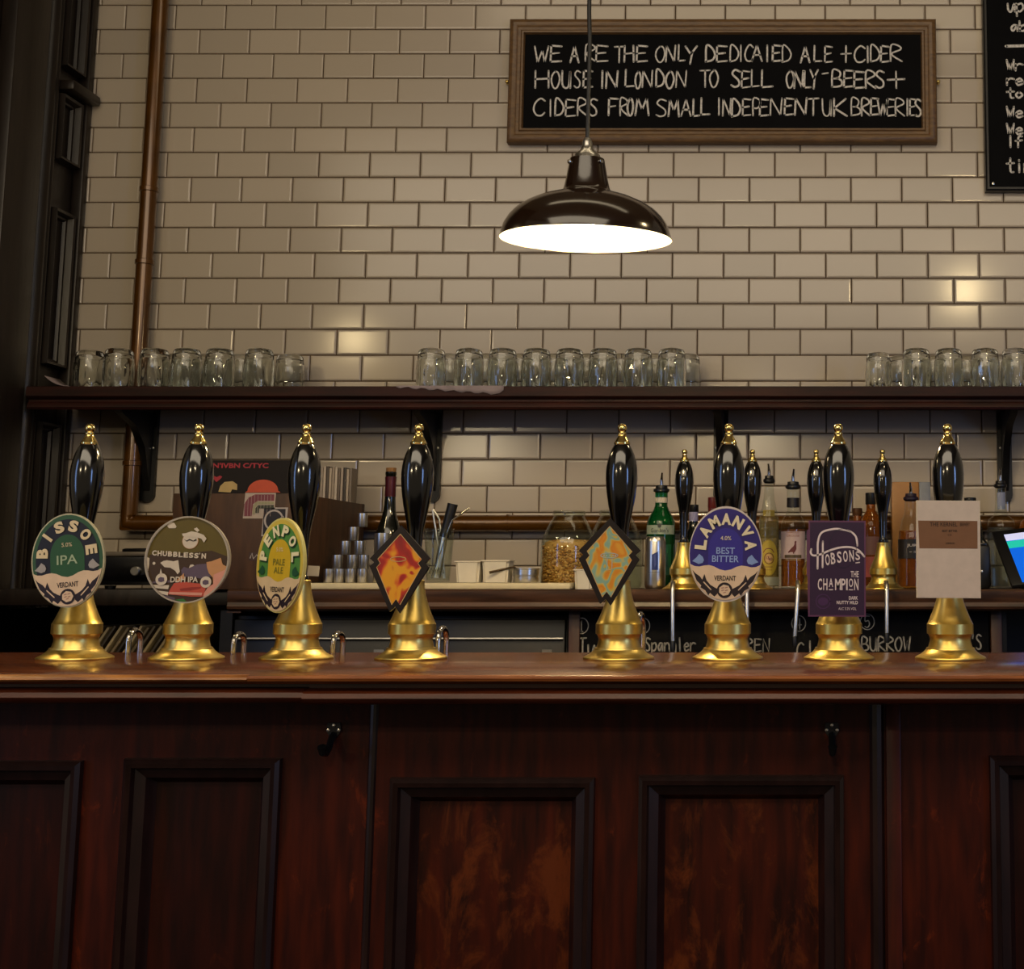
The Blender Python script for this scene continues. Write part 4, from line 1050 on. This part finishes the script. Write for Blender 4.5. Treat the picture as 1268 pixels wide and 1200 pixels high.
# --- records, crate and player at the left
def crate():
    x0, x1 = W(210, 700, 3.42).x, W(369, 700, 3.42).x
    z1 = W(300, 611, 3.42).z - CZ
    t = thing('record_crate', 'brown wooden record crate on the back counter with small stickers on its front', 'crate', ((x0 + x1) / 2, 3.672, CZ))
    hw = (x1 - x0) / 2
    MB().box(-hw, hw, -.252, -.234, 0, z1, 0, .002).build('front_board', M['crate'], t)
    MB().box(-hw, hw, .234, .252, 0, z1, 0, .002).build('back_board', M['crate'], t)
    for s in (-1, 1): MB().box(min(s * hw, s * (hw - .014)), max(s * hw, s * (hw - .014)), -.2335, .2335, 0, z1 - .001, 0, .002).build('side_board', M['crate'], t)
    MB().box(-hw + .0145, hw - .0145, -.2335, .2335, 0, .012).build('bottom_board', M['crate'], t)
    # stickers on the front
    def sticker(pts, name, mats, fn):
        c = Vector((sum(p[0] for p in pts) / 4, sum(p[1] for p in pts) / 4))
        P = W(c.x, c.y, 3.4195); mb = MB(); k = K(c.y, 3.4195)
        A = Art(mb, k); A.poly([(p[0] - c.x, -(p[1] - c.y)) for p in pts], 1, 0); fn(A)
        mb.build(name, mats, t, loc=P - t.location, smooth=0)
    def f1(A):
        A.poly([(-19, -13), (-19, 2), (-14, 10), (-6, 14), (18, 14), (18, 6), (-2, 6), (-8, 2), (-9, -13)], 2, 1)
        A.poly([(-8, -11), (-8, 0), (-4, 5), (18, 5), (18, 2), (-2, 1.5), (-5, -2), (-5, -11)], 3, 2)
        A.poly([(-4.5, -9), (-4.5, -3), (-2, 0.5), (18, 1), (18, -3), (0, -3.5), (0, -9)], 4, 3)
        for i in range(9): A.line([(-18 + i * 4, -13), (-18 + i * 4, 13)], .35, 5, 0)
    sticker([(303, 610.5), (341, 610.5), (340, 642), (301.5, 642)], 'sticker', [ink('a89a8c'), ink('6e3038'), ink('8f8c68'), ink('2e2f16')], f1)
    def f2(A):
        A.poly([(-14, -16), (-14, 16), (13, 16), (13, -16)], 2, 1); A.ring(-1, 2, 11, 12, 2.2, 3, 0)
        A.line([(3, -2), (10, 6)], 3, 4, 0)
    sticker([(326, 628.5), (356, 628.5), (354, 664), (324.5, 664)], 'sticker', [ink('a49a94'), ink('140b08')], f2)
    def f3(A): A.line([(-6, -2), (-3, 4), (-1, -3), (3, 2), (6, -2)], 1.4, 2, 0)
    sticker([(308, 684), (322, 684), (322, 694), (308, 694)], 'sticker', [ink('3a2416'), ink('a49a94')], lambda A: A.line([(-5, -2), (-3, 4), (-1, -3), (3, 2), (6, -2)], 1.4, 2, 1))
    # the dark sleeve leaning at the front, and the spines behind
    a, b = W(262, 600, 3.455), W(366, 600, 3.455); zt = W(300, 570, 3.455).z
    s = thing('record_sleeve', 'black record sleeve with red lettering standing at the front of the crate', 'record', ((a.x + b.x) / 2, 3.455, CZ + .0125))
    k = K(600, 3.455); w = (b.x - a.x) / 2; h = zt - s.location.z
    mb = MB(); mb.box(-w, w, 0, .004, .0, h, 0); A = Art(mb, k)
    top = h / k
    A.text("N'IVBN C/TYC", -17, top - 6.5, 6.5, 2, 1, width=69, bold=.03)
    A.poly([(-52, top - 18), (-46, top - 21), (-42, top - 19), (-39, top - 20.5), (-42, top - 24), (-46, top - 27), (-50, top - 23)], 2, 1)
    A.poly([(-43, top - 39), (-41, top - 32), (-36, top - 27), (-26, top - 26), (-20, top - 30), (-20, top - 37), (-26, top - 36), (-28, top - 40)], 2, 2)
    A.poly([(-10, top - 40)] + [(12 - 19 * math.cos(i * PI / 14), top - 38 + 14 * math.sin(i * PI / 14)) for i in range(15)] + [(34, top - 40)], 2, 3)
    mb.build('sleeve', [ink('120c0c', .85), ink('96202a'), ink('a8905a'), ink('b0441c')], s, smooth=0)
crate()
def booklets():
    """thin upright booklets whose spines show above the back of the crate"""
    zb = CZ + .0125; Y = 3.852; xr = W(369, 700, 3.42).x - .0165
    cols = ['8c7f74', 'b0a294', '3c3029', 'a59686', '8f8072', 'b3a698', '54463c', '9a8b7e', '231b18', 'a39484', '6a5e54']
    look = ['grey-brown', 'cream', 'dark brown', 'pale fawn', 'dull brown', 'whitish', 'brown', 'fawn', 'nearly black', 'buff', 'dark grey']
    n = len(cols); x = W(396, 600, Y).x
    step = (xr - x) / n
    for i in range(n):
        zt = W(420, 577 + (1.5 if i % 3 == 0 else 0) + .25 * i, Y).z
        o = MB().box(-step * .42, step * .42, 0, .050, 0, zt - zb, 0, .0008).build('booklet', ink(cols[i]))
        o.location = (x + step * (i + .5), Y, zb)
        tag(o, look[i] + ' upright booklet spine above the crate back, ' + (ordinal(i) + ' from the left' if i < 10 else 'last on the right'), 'booklet', 'upright booklets at the back of the crate')
booklets()

def record_player():
    a, b = W(122, 690, 3.52), W(206, 690, 3.52)
    t = thing('record_player', 'black record player on the dark left end of the back counter behind the pumps', 'record player', ((a.x + b.x) / 2, 3.68, CZ))
    w = (b.x - a.x) / 2; h = W(160, 689, 3.52).z - CZ
    MB().box(-w, w, -.16, .16, .010, h, 0, .004).build('plinth', M['black'], t)
    MB().box(-w - .002, w + .002, -.162, .162, h + .0004, h + .012, 0, .003).build('deck_plate', pm('grey_deck', '6d655a', .4, metal=.4), t)
    MB().lathe([(0, 0), (.075, 0), (.077, .003), (.077, .008), (.072, .010), (0, .010)], 40, (-.02, .0, h + .0125)).build('platter', M['blackplastic'], t)
    MB().tube([(w - .02, .08, h + .013), (w - .02, .08, h + .035), (w - .03, -.02, h + .034), (.03, -.05, h + .026)], .003, 8).build('tonearm', M['steel'], t)
    MB().lathe([(.012, 0), (.012, .006), (.010, .008), (0, .008)], 20, mtx=Matrix.Translation((-w * .1 + .02, -.161, h * .55)) @ Matrix.Rotation(PI / 2, 4, 'X')).build('knob', M['steel'], t)
    for x in (-w + .02, w - .02):
        for y in (-.13, .13): MB().lathe([(.012, 0), (.014, .009), (0, .0095)], 14, (x, y, 0)).build('foot', M['blackplastic'], t)
record_player()

def leaning_records():
    zb = H - .44 + .0005
    cols = ['4a4030', '8c7c5c', '2c241a', '9a8a68', '6b5c44', '1e1812', 'a08f6c', '54462e', '3a2f20', '8a7a58', '2a2218', '7c6c4c', '5c4e36', '988864']
    look = ['olive-brown', 'tan', 'near-black', 'pale tan', 'brown', 'black', 'light buff', 'dull brown', 'dark brown', 'beige', 'charcoal', 'mid tan', 'umber', 'sand-coloured']
    lean = R(32); Lr = .315
    for i in range(14):
        uu = 116 + i * 8.2
        top = W(uu + 10, 776 + (2 if i % 3 == 1 else 0), 3.56)
        x = top.x - math.sin(lean) * (top.z - zb) / math.cos(lean)
        o = MB().box(-.0032, .0032, 0, .30, 0, (top.z - zb) / math.cos(lean), 0, .0008).build('record', ink(cols[i]))
        o.location = (x, 3.56, zb + .0032 * math.sin(lean)); o.rotation_euler = (0, lean, 0)
        tag(o, look[i] + ' record leaning on the low left shelf, ' + (ordinal(i) + ' from the left' if i < 10 else ordinal(13 - i).replace('first', 'last') + (' from the right' if i < 13 else ' on the right')), 'record', 'records leaning on the low shelf')
leaning_records()

# --- chopping board with the bar kit
BT = .0165
def chopping_board():
    Y0 = 3.43; xa_, xb_ = W(379, 727, Y0).x, W(706, 727, Y0).x
    o = MB().box(-(xb_ - xa_) / 2, (xb_ - xa_) / 2, 0, .15, 0, BT - .001, 0, .003).build('chopping_board', M['board'])
    o.location = ((xa_ + xb_) / 2, Y0, CZ + .0004); tag(o, 'long cream chopping board carrying the measures, glass and tubs', 'board')
    return o
chopping_board()
BZT = CZ + BT
def measure(u, Y, z, hgt, r, label):
    t = MB().lathe([(0, .0), (r * .93, 0), (r * .96, .001), (r, hgt), (r - .0008, hgt), (r * .93 - .0008, .0015), (0, .0015)], 28, cap=False).build('spirit_measure', M['steel'], smooth=40)
    t.location = (W(u, 715, Y).x, Y, z); tag(t, label, 'measure', 'steel spirit measures stacked on the chopping board')
def measures():
    Yb = 3.50; hh = .036; r = .0133
    grid = [[406.5, 420, 434, 448.5], [417, 435.5, 449], [426, 449.5], [436, 448], [446]]
    rows = [(407, 0), (420, 0), (434, 0), (449, 0), (417, 1), (435.5, 1), (450, 1), (426, 2), (444, 2), (435.5, 3), (446, 4)]
    names = ['steel measure at the left end of the bottom row of the stack', 'second steel measure from the left in the bottom row', 'third steel measure from the left in the bottom row', 'steel measure at the right end of the bottom row',
             'left steel measure in the second row up', 'middle steel measure in the second row up', 'right steel measure in the second row up', 'left steel measure in the third row up', 'right steel measure in the third row up', 'single steel measure in the fourth row up', 'topmost steel measure of the stack']
    zs = [0, 1, 2, 3, 4]
    for (u, lv), nm in zip(rows, names):
        measure(u, Yb + .004 * lv, BZT + lv * (hh * .0 + .0352), .0345, r, nm + ' beside the crate')
    measure(472, 3.505, BZT, .062, .0205, 'larger steel cup under the tallest one right of the stacked measures')
    measure(472, 3.505, BZT + .0625, .062, .0205, 'large steel cup on top, left of the red kite-shaped clip')
measures()
def jug_glass():
    u, Y = 542, 3.53
    p = on(u, Y, BZT)
    t = MB().lathe([(0, .006), (.0265, .006), (.0285, .02), (.036, .135), (.0375, .137), (.038, .135), (.0305, .02), (.0285, .002), (0, 0)], 36, cap=False).build('mixing_glass', M['thin'], smooth=40)
    t.location = p; tag(t, 'clear mixing glass holding bar tools right of the red kite clip', 'glass')
    def tool(name, label, pts, parts):
        r = thing(name, label, 'bar tool', p + Vector(pts[0]), 0, 'bar tools in the mixing glass')
        o = Vector(pts[0])
        for nm, q, rad, m in parts: MB().tube([Vector(v) - o for v in q], rad, 12).build(nm, m, r, smooth=50)
    tool('muddler', 'thick black-handled muddler leaning in the mixing glass', [(-.004, .0, .012)], [('shaft', [(-.004, 0, .012), (.012, 0, .115)], [.011, .0095], M['steel']), ('handle', [(.012, 0, .115), (.032, 0, .200)], [.0125, .0135], M['blackplastic'])])
    tool('bar_spoon', 'thin steel straw-like spoon sticking out to the right of the mixing glass', [(-.015, -.008, .010)], [('stem', [(-.015, -.008, .010), (.030, -.008, .150), (.034, -.008, .158), (.078, -.008, .190)], .0024, M['chrome'])])
    tool('tongs', 'slim steel tongs leaning left in the mixing glass', [(.012, .008, .010)], [('arm', [(.012, .008, .010), (-.018, .008, .165), (-.022, .008, .185)], .0026, M['steel']), ('arm', [(.014, .012, .010), (-.004, .012, .160), (-.020, .010, .186)], .0026, M['steel'])])
    tool('strainer', 'steel hawthorn strainer in the bottom of the mixing glass', [(-.004, -.014, .014)], [('coil', [(-.018 + .0045 * i, -.016, .022 + (.016 if i % 2 else 0)) for i in range(9)], .0022, M['chrome'])])
jug_glass()
def tub(u0, u1, v, Y, label, z=BZT):
    p = on((u0 + u1) / 2, Y, z); w = (u1 - u0) / 2 * K(715, Y); h = W(580, v, Y).z - z
    mb = MB(); q = .86
    def loop(s, zz): return [(-w * s, -w * s, zz), (w * s, -w * s, zz), (w * s, w * s, zz), (-w * s, w * s, zz)]
    L_ = [loop(q, 0), loop(.97, h - .004), loop(1.04, h - .003), loop(1.04, h), loop(.94, h), loop(q - .04, .003)]
    V = [v_ for l in L_ for v_ in l]; F = [(3, 2, 1, 0)]
    for j in range(5):
        for i in range(4): F.append((j * 4 + i, j * 4 + (i + 1) % 4, j * 4 + 4 + (i + 1) % 4, j * 4 + 4 + i))
    F.append((20, 21, 22, 23)); mb.add(V, F)
    bmesh.ops.bevel(mb.bm, geom=[e for e in mb.bm.edges if abs((e.verts[0].co - e.verts[1].co).z) > .01], offset=.006, segments=3, affect='EDGES')
    o = mb.build('plastic_tub', M['whiteplastic'], smooth=40); o.location = p
    tag(o, label, 'tub', 'white plastic tubs by the peanut jar'); return o
tub(566, 597, 695, 3.54, 'left white plastic tub on the chopping board beside the mixing glass')
tub(599, 633, 694, 3.54, 'right white plastic tub on the chopping board behind the spoon')
def ramekin():
    p = on(651, 3.53, BZT); r = 16 * K(715, 3.53); h = W(650, 704, 3.53).z - BZT
    t = thing('steel_pot', 'small ribbed steel pot on the chopping board left of the peanut jar', 'pot', p)
    MB().lathe([(0, 0), (r * .92, 0), (r * .95, .003), (r * .95, h * .38), (r * .9, h * .42), (r * .9, h * .50), (r * .97, h * .54), (r * .97, h * .90), (r * 1.06, h * .95), (r * 1.06, h), (r * .96, h), (r * .90, .004), (0, .003)], 36, cap=False).build('bowl', M['steel'], t, smooth=30)
    s = thing('spoon', 'dark-handled spoon resting in the small steel pot', 'spoon', p + Vector((0, 0, h * .75)))
    e = W(606, 709, 3.49) - s.location
    MB().tube([(.012, 0, -h * .4), (-r * .9, -.012, .012), e], [.0026, .0026, .0036], 8).build('handle', pm('dark_bronze', '3a2c1c', .35, metal=.8), s)
    MB().lathe([(0, -.003), (.009, -.001), (.010, .002), (.0085, .0015), (0, -.001)], 16, (.012, 0, -h * .4)).build('bowl', M['steel'], s)
ramekin()
def big_jar(u, Y, label, fill):
    p = on(u, Y); k = K(690, Y); t = thing('glass_jar', label, 'jar', p, 0, 'big glass jars on the back counter')
    out = [(0, 0), (30, 0), (33, 2), (34, 6), (34, 50), (33, 60), (29, 70), (22.5, 83), (20, 87), (19, 89), (20.4, 91), (20.4, 94), (19.6, 95.5)]
    prof = [(r * k, z * k) for r, z in out]
    inn = [(max(r * k - .003, 0), max(z * k, .004)) for r, z in out]
    inn[-1] = (18.2 * k, 95.5 * k)
    MB().lathe(inn[1:][::-1] [::-1] if False else [(0, .004)] + inn[1:] + prof[::-1], 48, cap=False).build('body', M['thin'], t, smooth=40)
    if fill:
        # heap of nuts: one uncountable mass
        random.seed(11); mb = MB(); rr = 34 * k - .0045
        mb.lathe([(0, .006), (rr * .9, .006), (rr * .93, .012), (rr * .93, 52 * k), (rr * .9, 57 * k), (rr * .5, 60 * k), (0, 61 * k)], 40)
        ico = bmesh.new(); bmesh.ops.create_icosphere(ico, subdivisions=1, radius=1)
        iv = [v.co.copy() for v in ico.verts]; ifc = [[v.index for v in f.verts] for f in ico.faces]; ico.free()
        for i in range(900):
            a = random.uniform(-PI, 0.25) if random.random() < .8 else random.uniform(-PI, PI)
            z = random.uniform(.010, 58 * k); rad = rr - random.uniform(.0022, .0042)
            if z > 52 * k: rad *= random.uniform(.4, .95)
            mt = Matrix.Translation((rad * math.cos(a), rad * math.sin(a), z)) @ Matrix.Rotation(random.uniform(0, PI), 4, random.choice('XYZ')) @ Matrix.Rotation(random.uniform(0, PI), 4, 'Z') @ Matrix.Diagonal((.0052, .0036, .0034, 1))
            mb.add(iv, ifc, 0, mt)
        n = mb.build('peanuts', M['nuts'], t, smooth=60); n['kind'] = 'stuff'; n['label'] = 'golden roasted peanuts filling the jar'
    return t
big_jar(703, 3.665, 'big glass jar two thirds full of roasted peanuts', True)
big_jar(761, 3.83, 'big empty glass jar behind the orange and teal kite clip', False)
o = tub(712, 735, 705, 3.475, 'small cream tub standing before the peanut jar beside the kite clip', z=CZ)

# --- bottles
def L2(prof, s=1.0): return [(r * s, z * s) for r, z in prof]
wine = [(0, .0), (.036, 0), (.0375, .004), (.0375, .135), (.036, .15), (.030, .172), (.021, .198), (.0168, .22), (.0150, .25), (.0142, .315), (.0155, .317), (.0155, .325), (.0142, .326)]
p_top = W(479, 580, 3.72).z - CZ
t = bottle(479, 3.72, 'dark wine bottle with a red foil neck behind the steel cups', L2(wine, (p_top - .01) / .326), M['darkglass'], cap=None, name='wine_bottle')
sc = (p_top - .01) / .326
MB().lathe([(.0148 * sc, .255 * sc), (.0152 * sc, .257 * sc), (.0150 * sc, .295 * sc), (.0160 * sc, .312 * sc)], 28).build('foil', pm('wine_red_foil', '4a1620', .35, metal=.3), t, smooth=40)
MB().lathe([(.0135 * sc, .312 * sc), (.0142 * sc, p_top), (.013 * sc, p_top + .001), (0, p_top + .001)], 24).build('stopper', pm('cork', '8a6238', .8), t, smooth=40)
# green gin
gin = [(0, 0), (.034, 0), (.0375, .004), (.038, .012), (.038, .160), (.0365, .176), (.030, .192), (.021, .206), (.0170, .218), (.0160, .240), (.0170, .241), (.0170, .256)]
def gin_art(A): A.text("Gordon's", 0, -2, 11, 1, 0, width=50, bold=.01); A.ell(0, 10, 5, 5.5, 1, 0, 16); return [ink('3a403a')]
def gin_low(A): A.poly([(-24, 20), (24, 20), (24, -20), (-24, -20)], 1, 0); A.text('GIN', 6, 4, 8, 2, 1, width=20); return [ink('123c22'), ink('3f7a50')]
bottle(817.5, 3.66, 'green gin bottle with a pale label and a steel pourer', gin, M['greenglass'], .15, pm('green_gin', '0a4a24', .1, trans=.5), [(.142, .166, 1.25, ink('8e9a88'), curved(gin_art)), (.226, .240, PI * .98, ink('b8b0a0'), None), (.035, .115, .9, ink('14502c'), curved(gin_low))], (.035, M['blackplastic'], .002))
# slim can
def can_art(A):
    A.poly([(-6, 24), (10, 32), (10, -14), (-6, -14)], 1, 0); A.poly([(-2, 22), (3, 25), (6, 0), (1, -8)], 2, 1); A.line([(-18, -20), (14, -20)], 1.2, 1, 2)
    return [ink('26356e', .3), ink('3f4c86', .3), ink('777777')]
t = thing('drink_can', 'slim silver and blue drink can in front of the green gin bottle', 'can', on(811, 3.50))
MB().lathe([(0, .003), (.018, .001), (.021, 0), (.0255, .006), (.0265, .012), (.0265, .118), (.0255, .124), (.0225, .130), (.0228, .132), (.0215, .132), (.0205, .129), (0, .129)], 36).build('body', M['steel'], t, smooth=30)
am = MB(); mm = curved(can_art)(am, .0268, .062); am.build('print', mm, t, smooth=0)
MB().box(-.006, .006, -.010, .010, .130, .1315, 0, .0005).build('ring_pull', M['steel'], t)
# small dark bottle peeping out
sm = [(0, 0), (.026, 0), (.028, .004), (.028, .10), (.024, .12), (.012, .14), (.0105, .155), (.0105, .19)]
bottle(858, 3.78, 'small dark bottle with a lavender neck band behind the first far pump', L2(sm, 1.16), M['darkglass'], labels=[(.182, .212, PI * .9, ink('8f8cb0'), None)], cap=(.02, .0135, M['blackplastic']))
bottle(882, 3.885, 'dark bottle with a red cap just left of the purple pump handle', L2(sm, 1.28), M['darkglass'], labels=[(.19, .225, PI * .9, ink('5a1c1c'), None)], cap=(.03, .0145, pm('dull_red_cap', '5c1a18', .4)))
# pale bottle with the yellow oval label
pale = [(0, 0), (.026, 0), (.0285, .004), (.0285, .150), (.0275, .175), (.021, .205), (.0145, .235), (.0125, .262), (.0125, .282)]
def ycol(A):
    A.ell(0, 0, 26, 47, 1, 0); A.ring(0, 0, 25, 45.5, .9, 2, 1); A.ring(1, -2, 12.5, 14, 2.2, 2, 2); A.ell(1, -2, 9.5, 11, 2, 3, 24); A.text('13', -3, 0, 8, 3, 2, bold=.03); A.text('43', 5, -4, 8, 3, 2, bold=.03)
    A.line(smooth_line([(-14, 14), (-8, 22), (0, 24), (8, 22), (14, 14)]), 2.2, 2, 2); A.line([(-10, -24), (10, -24)], 1.6, 2, 2); A.line([(-9, -32), (9, -32)], 1, 2, 2)
    return [ink('b9a135'), ink('8a6d1c'), ink('6e2f28'), ink('c9a070')]
bottle(952, 3.66, 'pale spirit bottle with a tall oval yellow label and steel pourer', pale, M['thin'], .19, M['paleglass'], [(.008, .030, 1.2, ink('9fa08c'), None), (.080, .081, .1, ink('b9a135'), curved(ycol)), (.190, .206, .8, ink('a08a38'), None)], (.033, M['blackplastic'], -.002))
# whisky with the red bird
wh = [(0, 0), (.030, 0), (.0335, .004), (.0335, .150), (.0325, .168), (.026, .186), (.0165, .200), (.0145, .212), (.0145, .238), (.0165, .240), (.0165, .266)]
def bird(A):
    A.text('FAMOUS', 0, 33, 5.5, 1, 0, width=33, bold=.01); A.text('GROUSE', 0, 24, 5.5, 1, 0, width=36, bold=.01)
    A.poly([(-14, -19), (-9, -14), (-4, -8), (1, -4), (4, 2), (4, 8), (6.5, 11), (9, 9), (8.5, 3), (9, -4), (9, -11), (6, -17), (3, -20), (3, -23), (0, -23), (0, -19), (-6, -19), (-12, -21)], 1, 1)
    A.poly([(-24, -26), (24, -26), (24, -34), (-24, -34)], 1, 2); A.line([(-22, -39), (22, -39)], 1.2, 1, 3)
    return [ink('8a5a50'), ink('5c1d1c'), ink('4a3a1a'), ink('b8a678')]
bottle(982, 3.66, 'whisky bottle with a red bird on a pale label and black cap', wh, M['thin'], .155, M['amberglass'], [(.078, .150, 1.2, ink('b9a3a0'), curved(bird)), (.214, .239, PI * .98, ink('141014'), None)], (.035, M['blackplastic'], .002))
# pink label bottle, half hidden
pk = [(0, 0), (.027, 0), (.030, .004), (.030, .165), (.026, .19), (.013, .212), (.012, .25)]
bottle(1079, 3.80, 'bottle with a dusty pink label behind the HOBSONS clip', pk, M['amberglass'], None, None, [(.03, .085, 1.3, ink('a5524a'), None), (.09, .14, 1.3, ink('7c5650'), None)], None, (.032, .015, M['blackplastic']))
bottle(1062, 3.86, 'amber bottle at the back just right of the HOBSONS handle', L2(pk, .86), M['amberglass'], None, None, [(.05, .11, 1.3, ink('6a4a2a'), None)], None, (.02, .014, pm('brown_cap', '4a2c14', .5)))
# whisky with black label
ju = [(0, 0), (.033, 0), (.037, .005), (.037, .11), (.034, .135), (.030, .155), (.026, .175), (.0175, .195), (.016, .215), (.016, .232)]
def jura(A): A.text('JURA', 4, 8, 9, 1, 0, width=38, bold=.03); A.line([(-8, -8), (-2, -8)], 1.2, 1, 0); A.text('10', 7, -8, 6, 1, 0, bold=.02); return [ink('b9ada0')]
bottle(1129, 3.62, 'whisky bottle with a black label beside the cream card', ju, M['thin'], .15, M['amberglass'], [(.078, .128, 1.25, ink('15100e'), curved(jura))], (.030, pm('plum_plastic', '241426', .45), -.002))
p = on(1130, 3.87); k = K(660, 3.87)
t = thing('whisky_carton', 'tall amber and grey carton standing behind the black label bottle', 'carton', p)
h = W(1130, 598, 3.87).z - CZ
MB().box(-.058, .018, -.035, .035, 0, h, 0, .002).build('amber_side', pm('amber_card', '8a5a16', .4, var=.25, scale=8), t)
MB().box(.0185, .050, -.035, .035, 0, h, 0, .002).build('grey_side', pm('blue_grey_card', '6c7078', .4), t)
dk = [(0, 0), (.030, 0), (.033, .004), (.033, .17), (.027, .195), (.014, .215), (.0135, .24)]
bottle(1203, 3.74, 'dark bottle whose black cap shows over the cream card', L2(dk, .96), M['darkglass'], cap=(.04, .0165, M['blackplastic']))
cl = [(0, 0), (.035, 0), (.039, .005), (.039, .145), (.0385, .165), (.034, .182), (.022, .192), (.0165, .200), (.0150, .225), (.0142, .262), (.0142, .270)]
bottle(1241, 3.80, 'clear round-shouldered bottle with pourer behind the till screen', L2(cl, 1.03), M['thin'], .165, pm('clear_spirit', 'd8dcd4', .05, trans=.95, ior=1.33), [(.215, .262, .8, ink('7f86a0'), None)], (.036, M['blackplastic'], .0))
bottle(1281, 3.80, 'amber bottle cut by the right edge of the picture', L2(cl, 1.0), M['amberglass'], None, None, [(.06, .13, 1.3, ink('8a7a40'), None)], (.03, M['blackplastic'], .0))

# --- till
def till():
    c = Vector((W(1244, 662, 3.64).x, 3.64, 0))
    t = thing('till', 'black touchscreen till with a bright blue screen at the right end of the back counter', 'till', (W(1262, 727, 3.62).x, 3.62, CZ))
    o = t.location
    TL = W(1243, 662, 3.60) - o; BL = W(1266, 721, 3.44) - o
    up = (TL - BL); hgt = up.length; upn = up.normalized()
    right = Vector((1, -.12, 0)); right = (right - upn * right.dot(upn)).normalized()
    nrm = right.cross(upn).normalized()
    if nrm.y > 0: nrm = -nrm
    wd = hgt * 1.5
    m = Matrix((right, upn, -nrm)).transposed().to_4x4(); m.translation = BL
    def slab(x0, x1, y0, y1, z0, z1, b): return MB().box(x0, x1, y0, y1, z0, z1, 0, b, m)
    scn = slab(-.028, wd + .028, -.006, hgt + .022, .0012, .014, .004).build('casing', M['blackplastic'], t)
    def flat(name, x0, x1, y0, y1, z, mat): return MB().add([m @ Vector(v) for v in ((x0, y0, z), (x1, y0, z), (x1, y1, z), (x0, y1, z))], [(0, 1, 2, 3)]).build(name, mat, scn, smooth=0)
    blue = pm('screen_blue', '0b57c8', .2, emit=.9, var=.05)
    flat('screen', 0, wd, 0, hgt, .0006, blue)
    q = .0002
    keys = [(0.0, .22, .86, 1.0, pm('screen_lilac', 'b9bde0', .2, emit=.8, var=0)), (.0, .22, .70, .85, pm('screen_mint', '1fae9c', .2, emit=.8, var=0)), (.25, .5, .70, .85, pm('screen_sky', '5fc0e0', .2, emit=.8, var=0)), (.25, .9, .87, 1.0, pm('screen_navy', '0a3ea8', .2, emit=.8, var=0)), (.14, .3, .02, .07, pm('screen_white', 'd8dcf0', .2, emit=.8, var=0))]
    for i, (a, b, c_, d, mt) in enumerate(keys): flat('screen_key', a * wd, b * wd, c_ * hgt, d * hgt, q, mt)
    MB().box(.02, .13, -.02, .14, 0, .016, 0, .004).build('stand_foot', M['blackplastic'], t)
    back = BL + right * wd * .5 + upn * hgt * .5
    MB().tube([(back.x, back.y + .04, back.z - .01), (.075, .10, .06), (.075, .08, .012)], .018, 10).build('stand_neck', M['blackplastic'], t)
    # receipt printer beside the till
    pr = thing('receipt_printer', 'black card and receipt machine half hidden behind the cream card', 'printer', on(1216, 3.60))
    kk = K(690, 3.60)
    hh = W(1216, 676, 3.60).z - CZ
    MB().box(-16 * kk, 8 * kk, -.05, .08, .0, hh, 0, .008).build('body', M['blackplastic'], pr)
    MB().box(-13 * kk, 5 * kk, -.030, .02, hh + .0003, hh + .006, 0, .002).build('lid', M['black'], pr)
    MB().lathe([(.003, 0), (.003, .001), (0, .0015)], 10, mtx=Matrix.Translation((-3 * kk, -.0502, hh * .4)) @ Matrix.Rotation(PI / 2, 4, 'X')).build('button', M['steel'], pr)
    # cable curling up the tiles
    w0 = [W(1214, 662, 3.82), W(1218, 668, 3.80), W(1224, 676, 3.79), W(1228, 700, 3.80)]; w0.append(Vector((w0[-1].x, 3.80, CZ + .004)))
    o = MB().tube([p - w0[-1] for p in w0], .003, 8).build('power_cable', M['blackplastic']); o.location = w0[-1]; tag(o, 'thin black cable curling up behind the receipt machine', 'cable')
till()
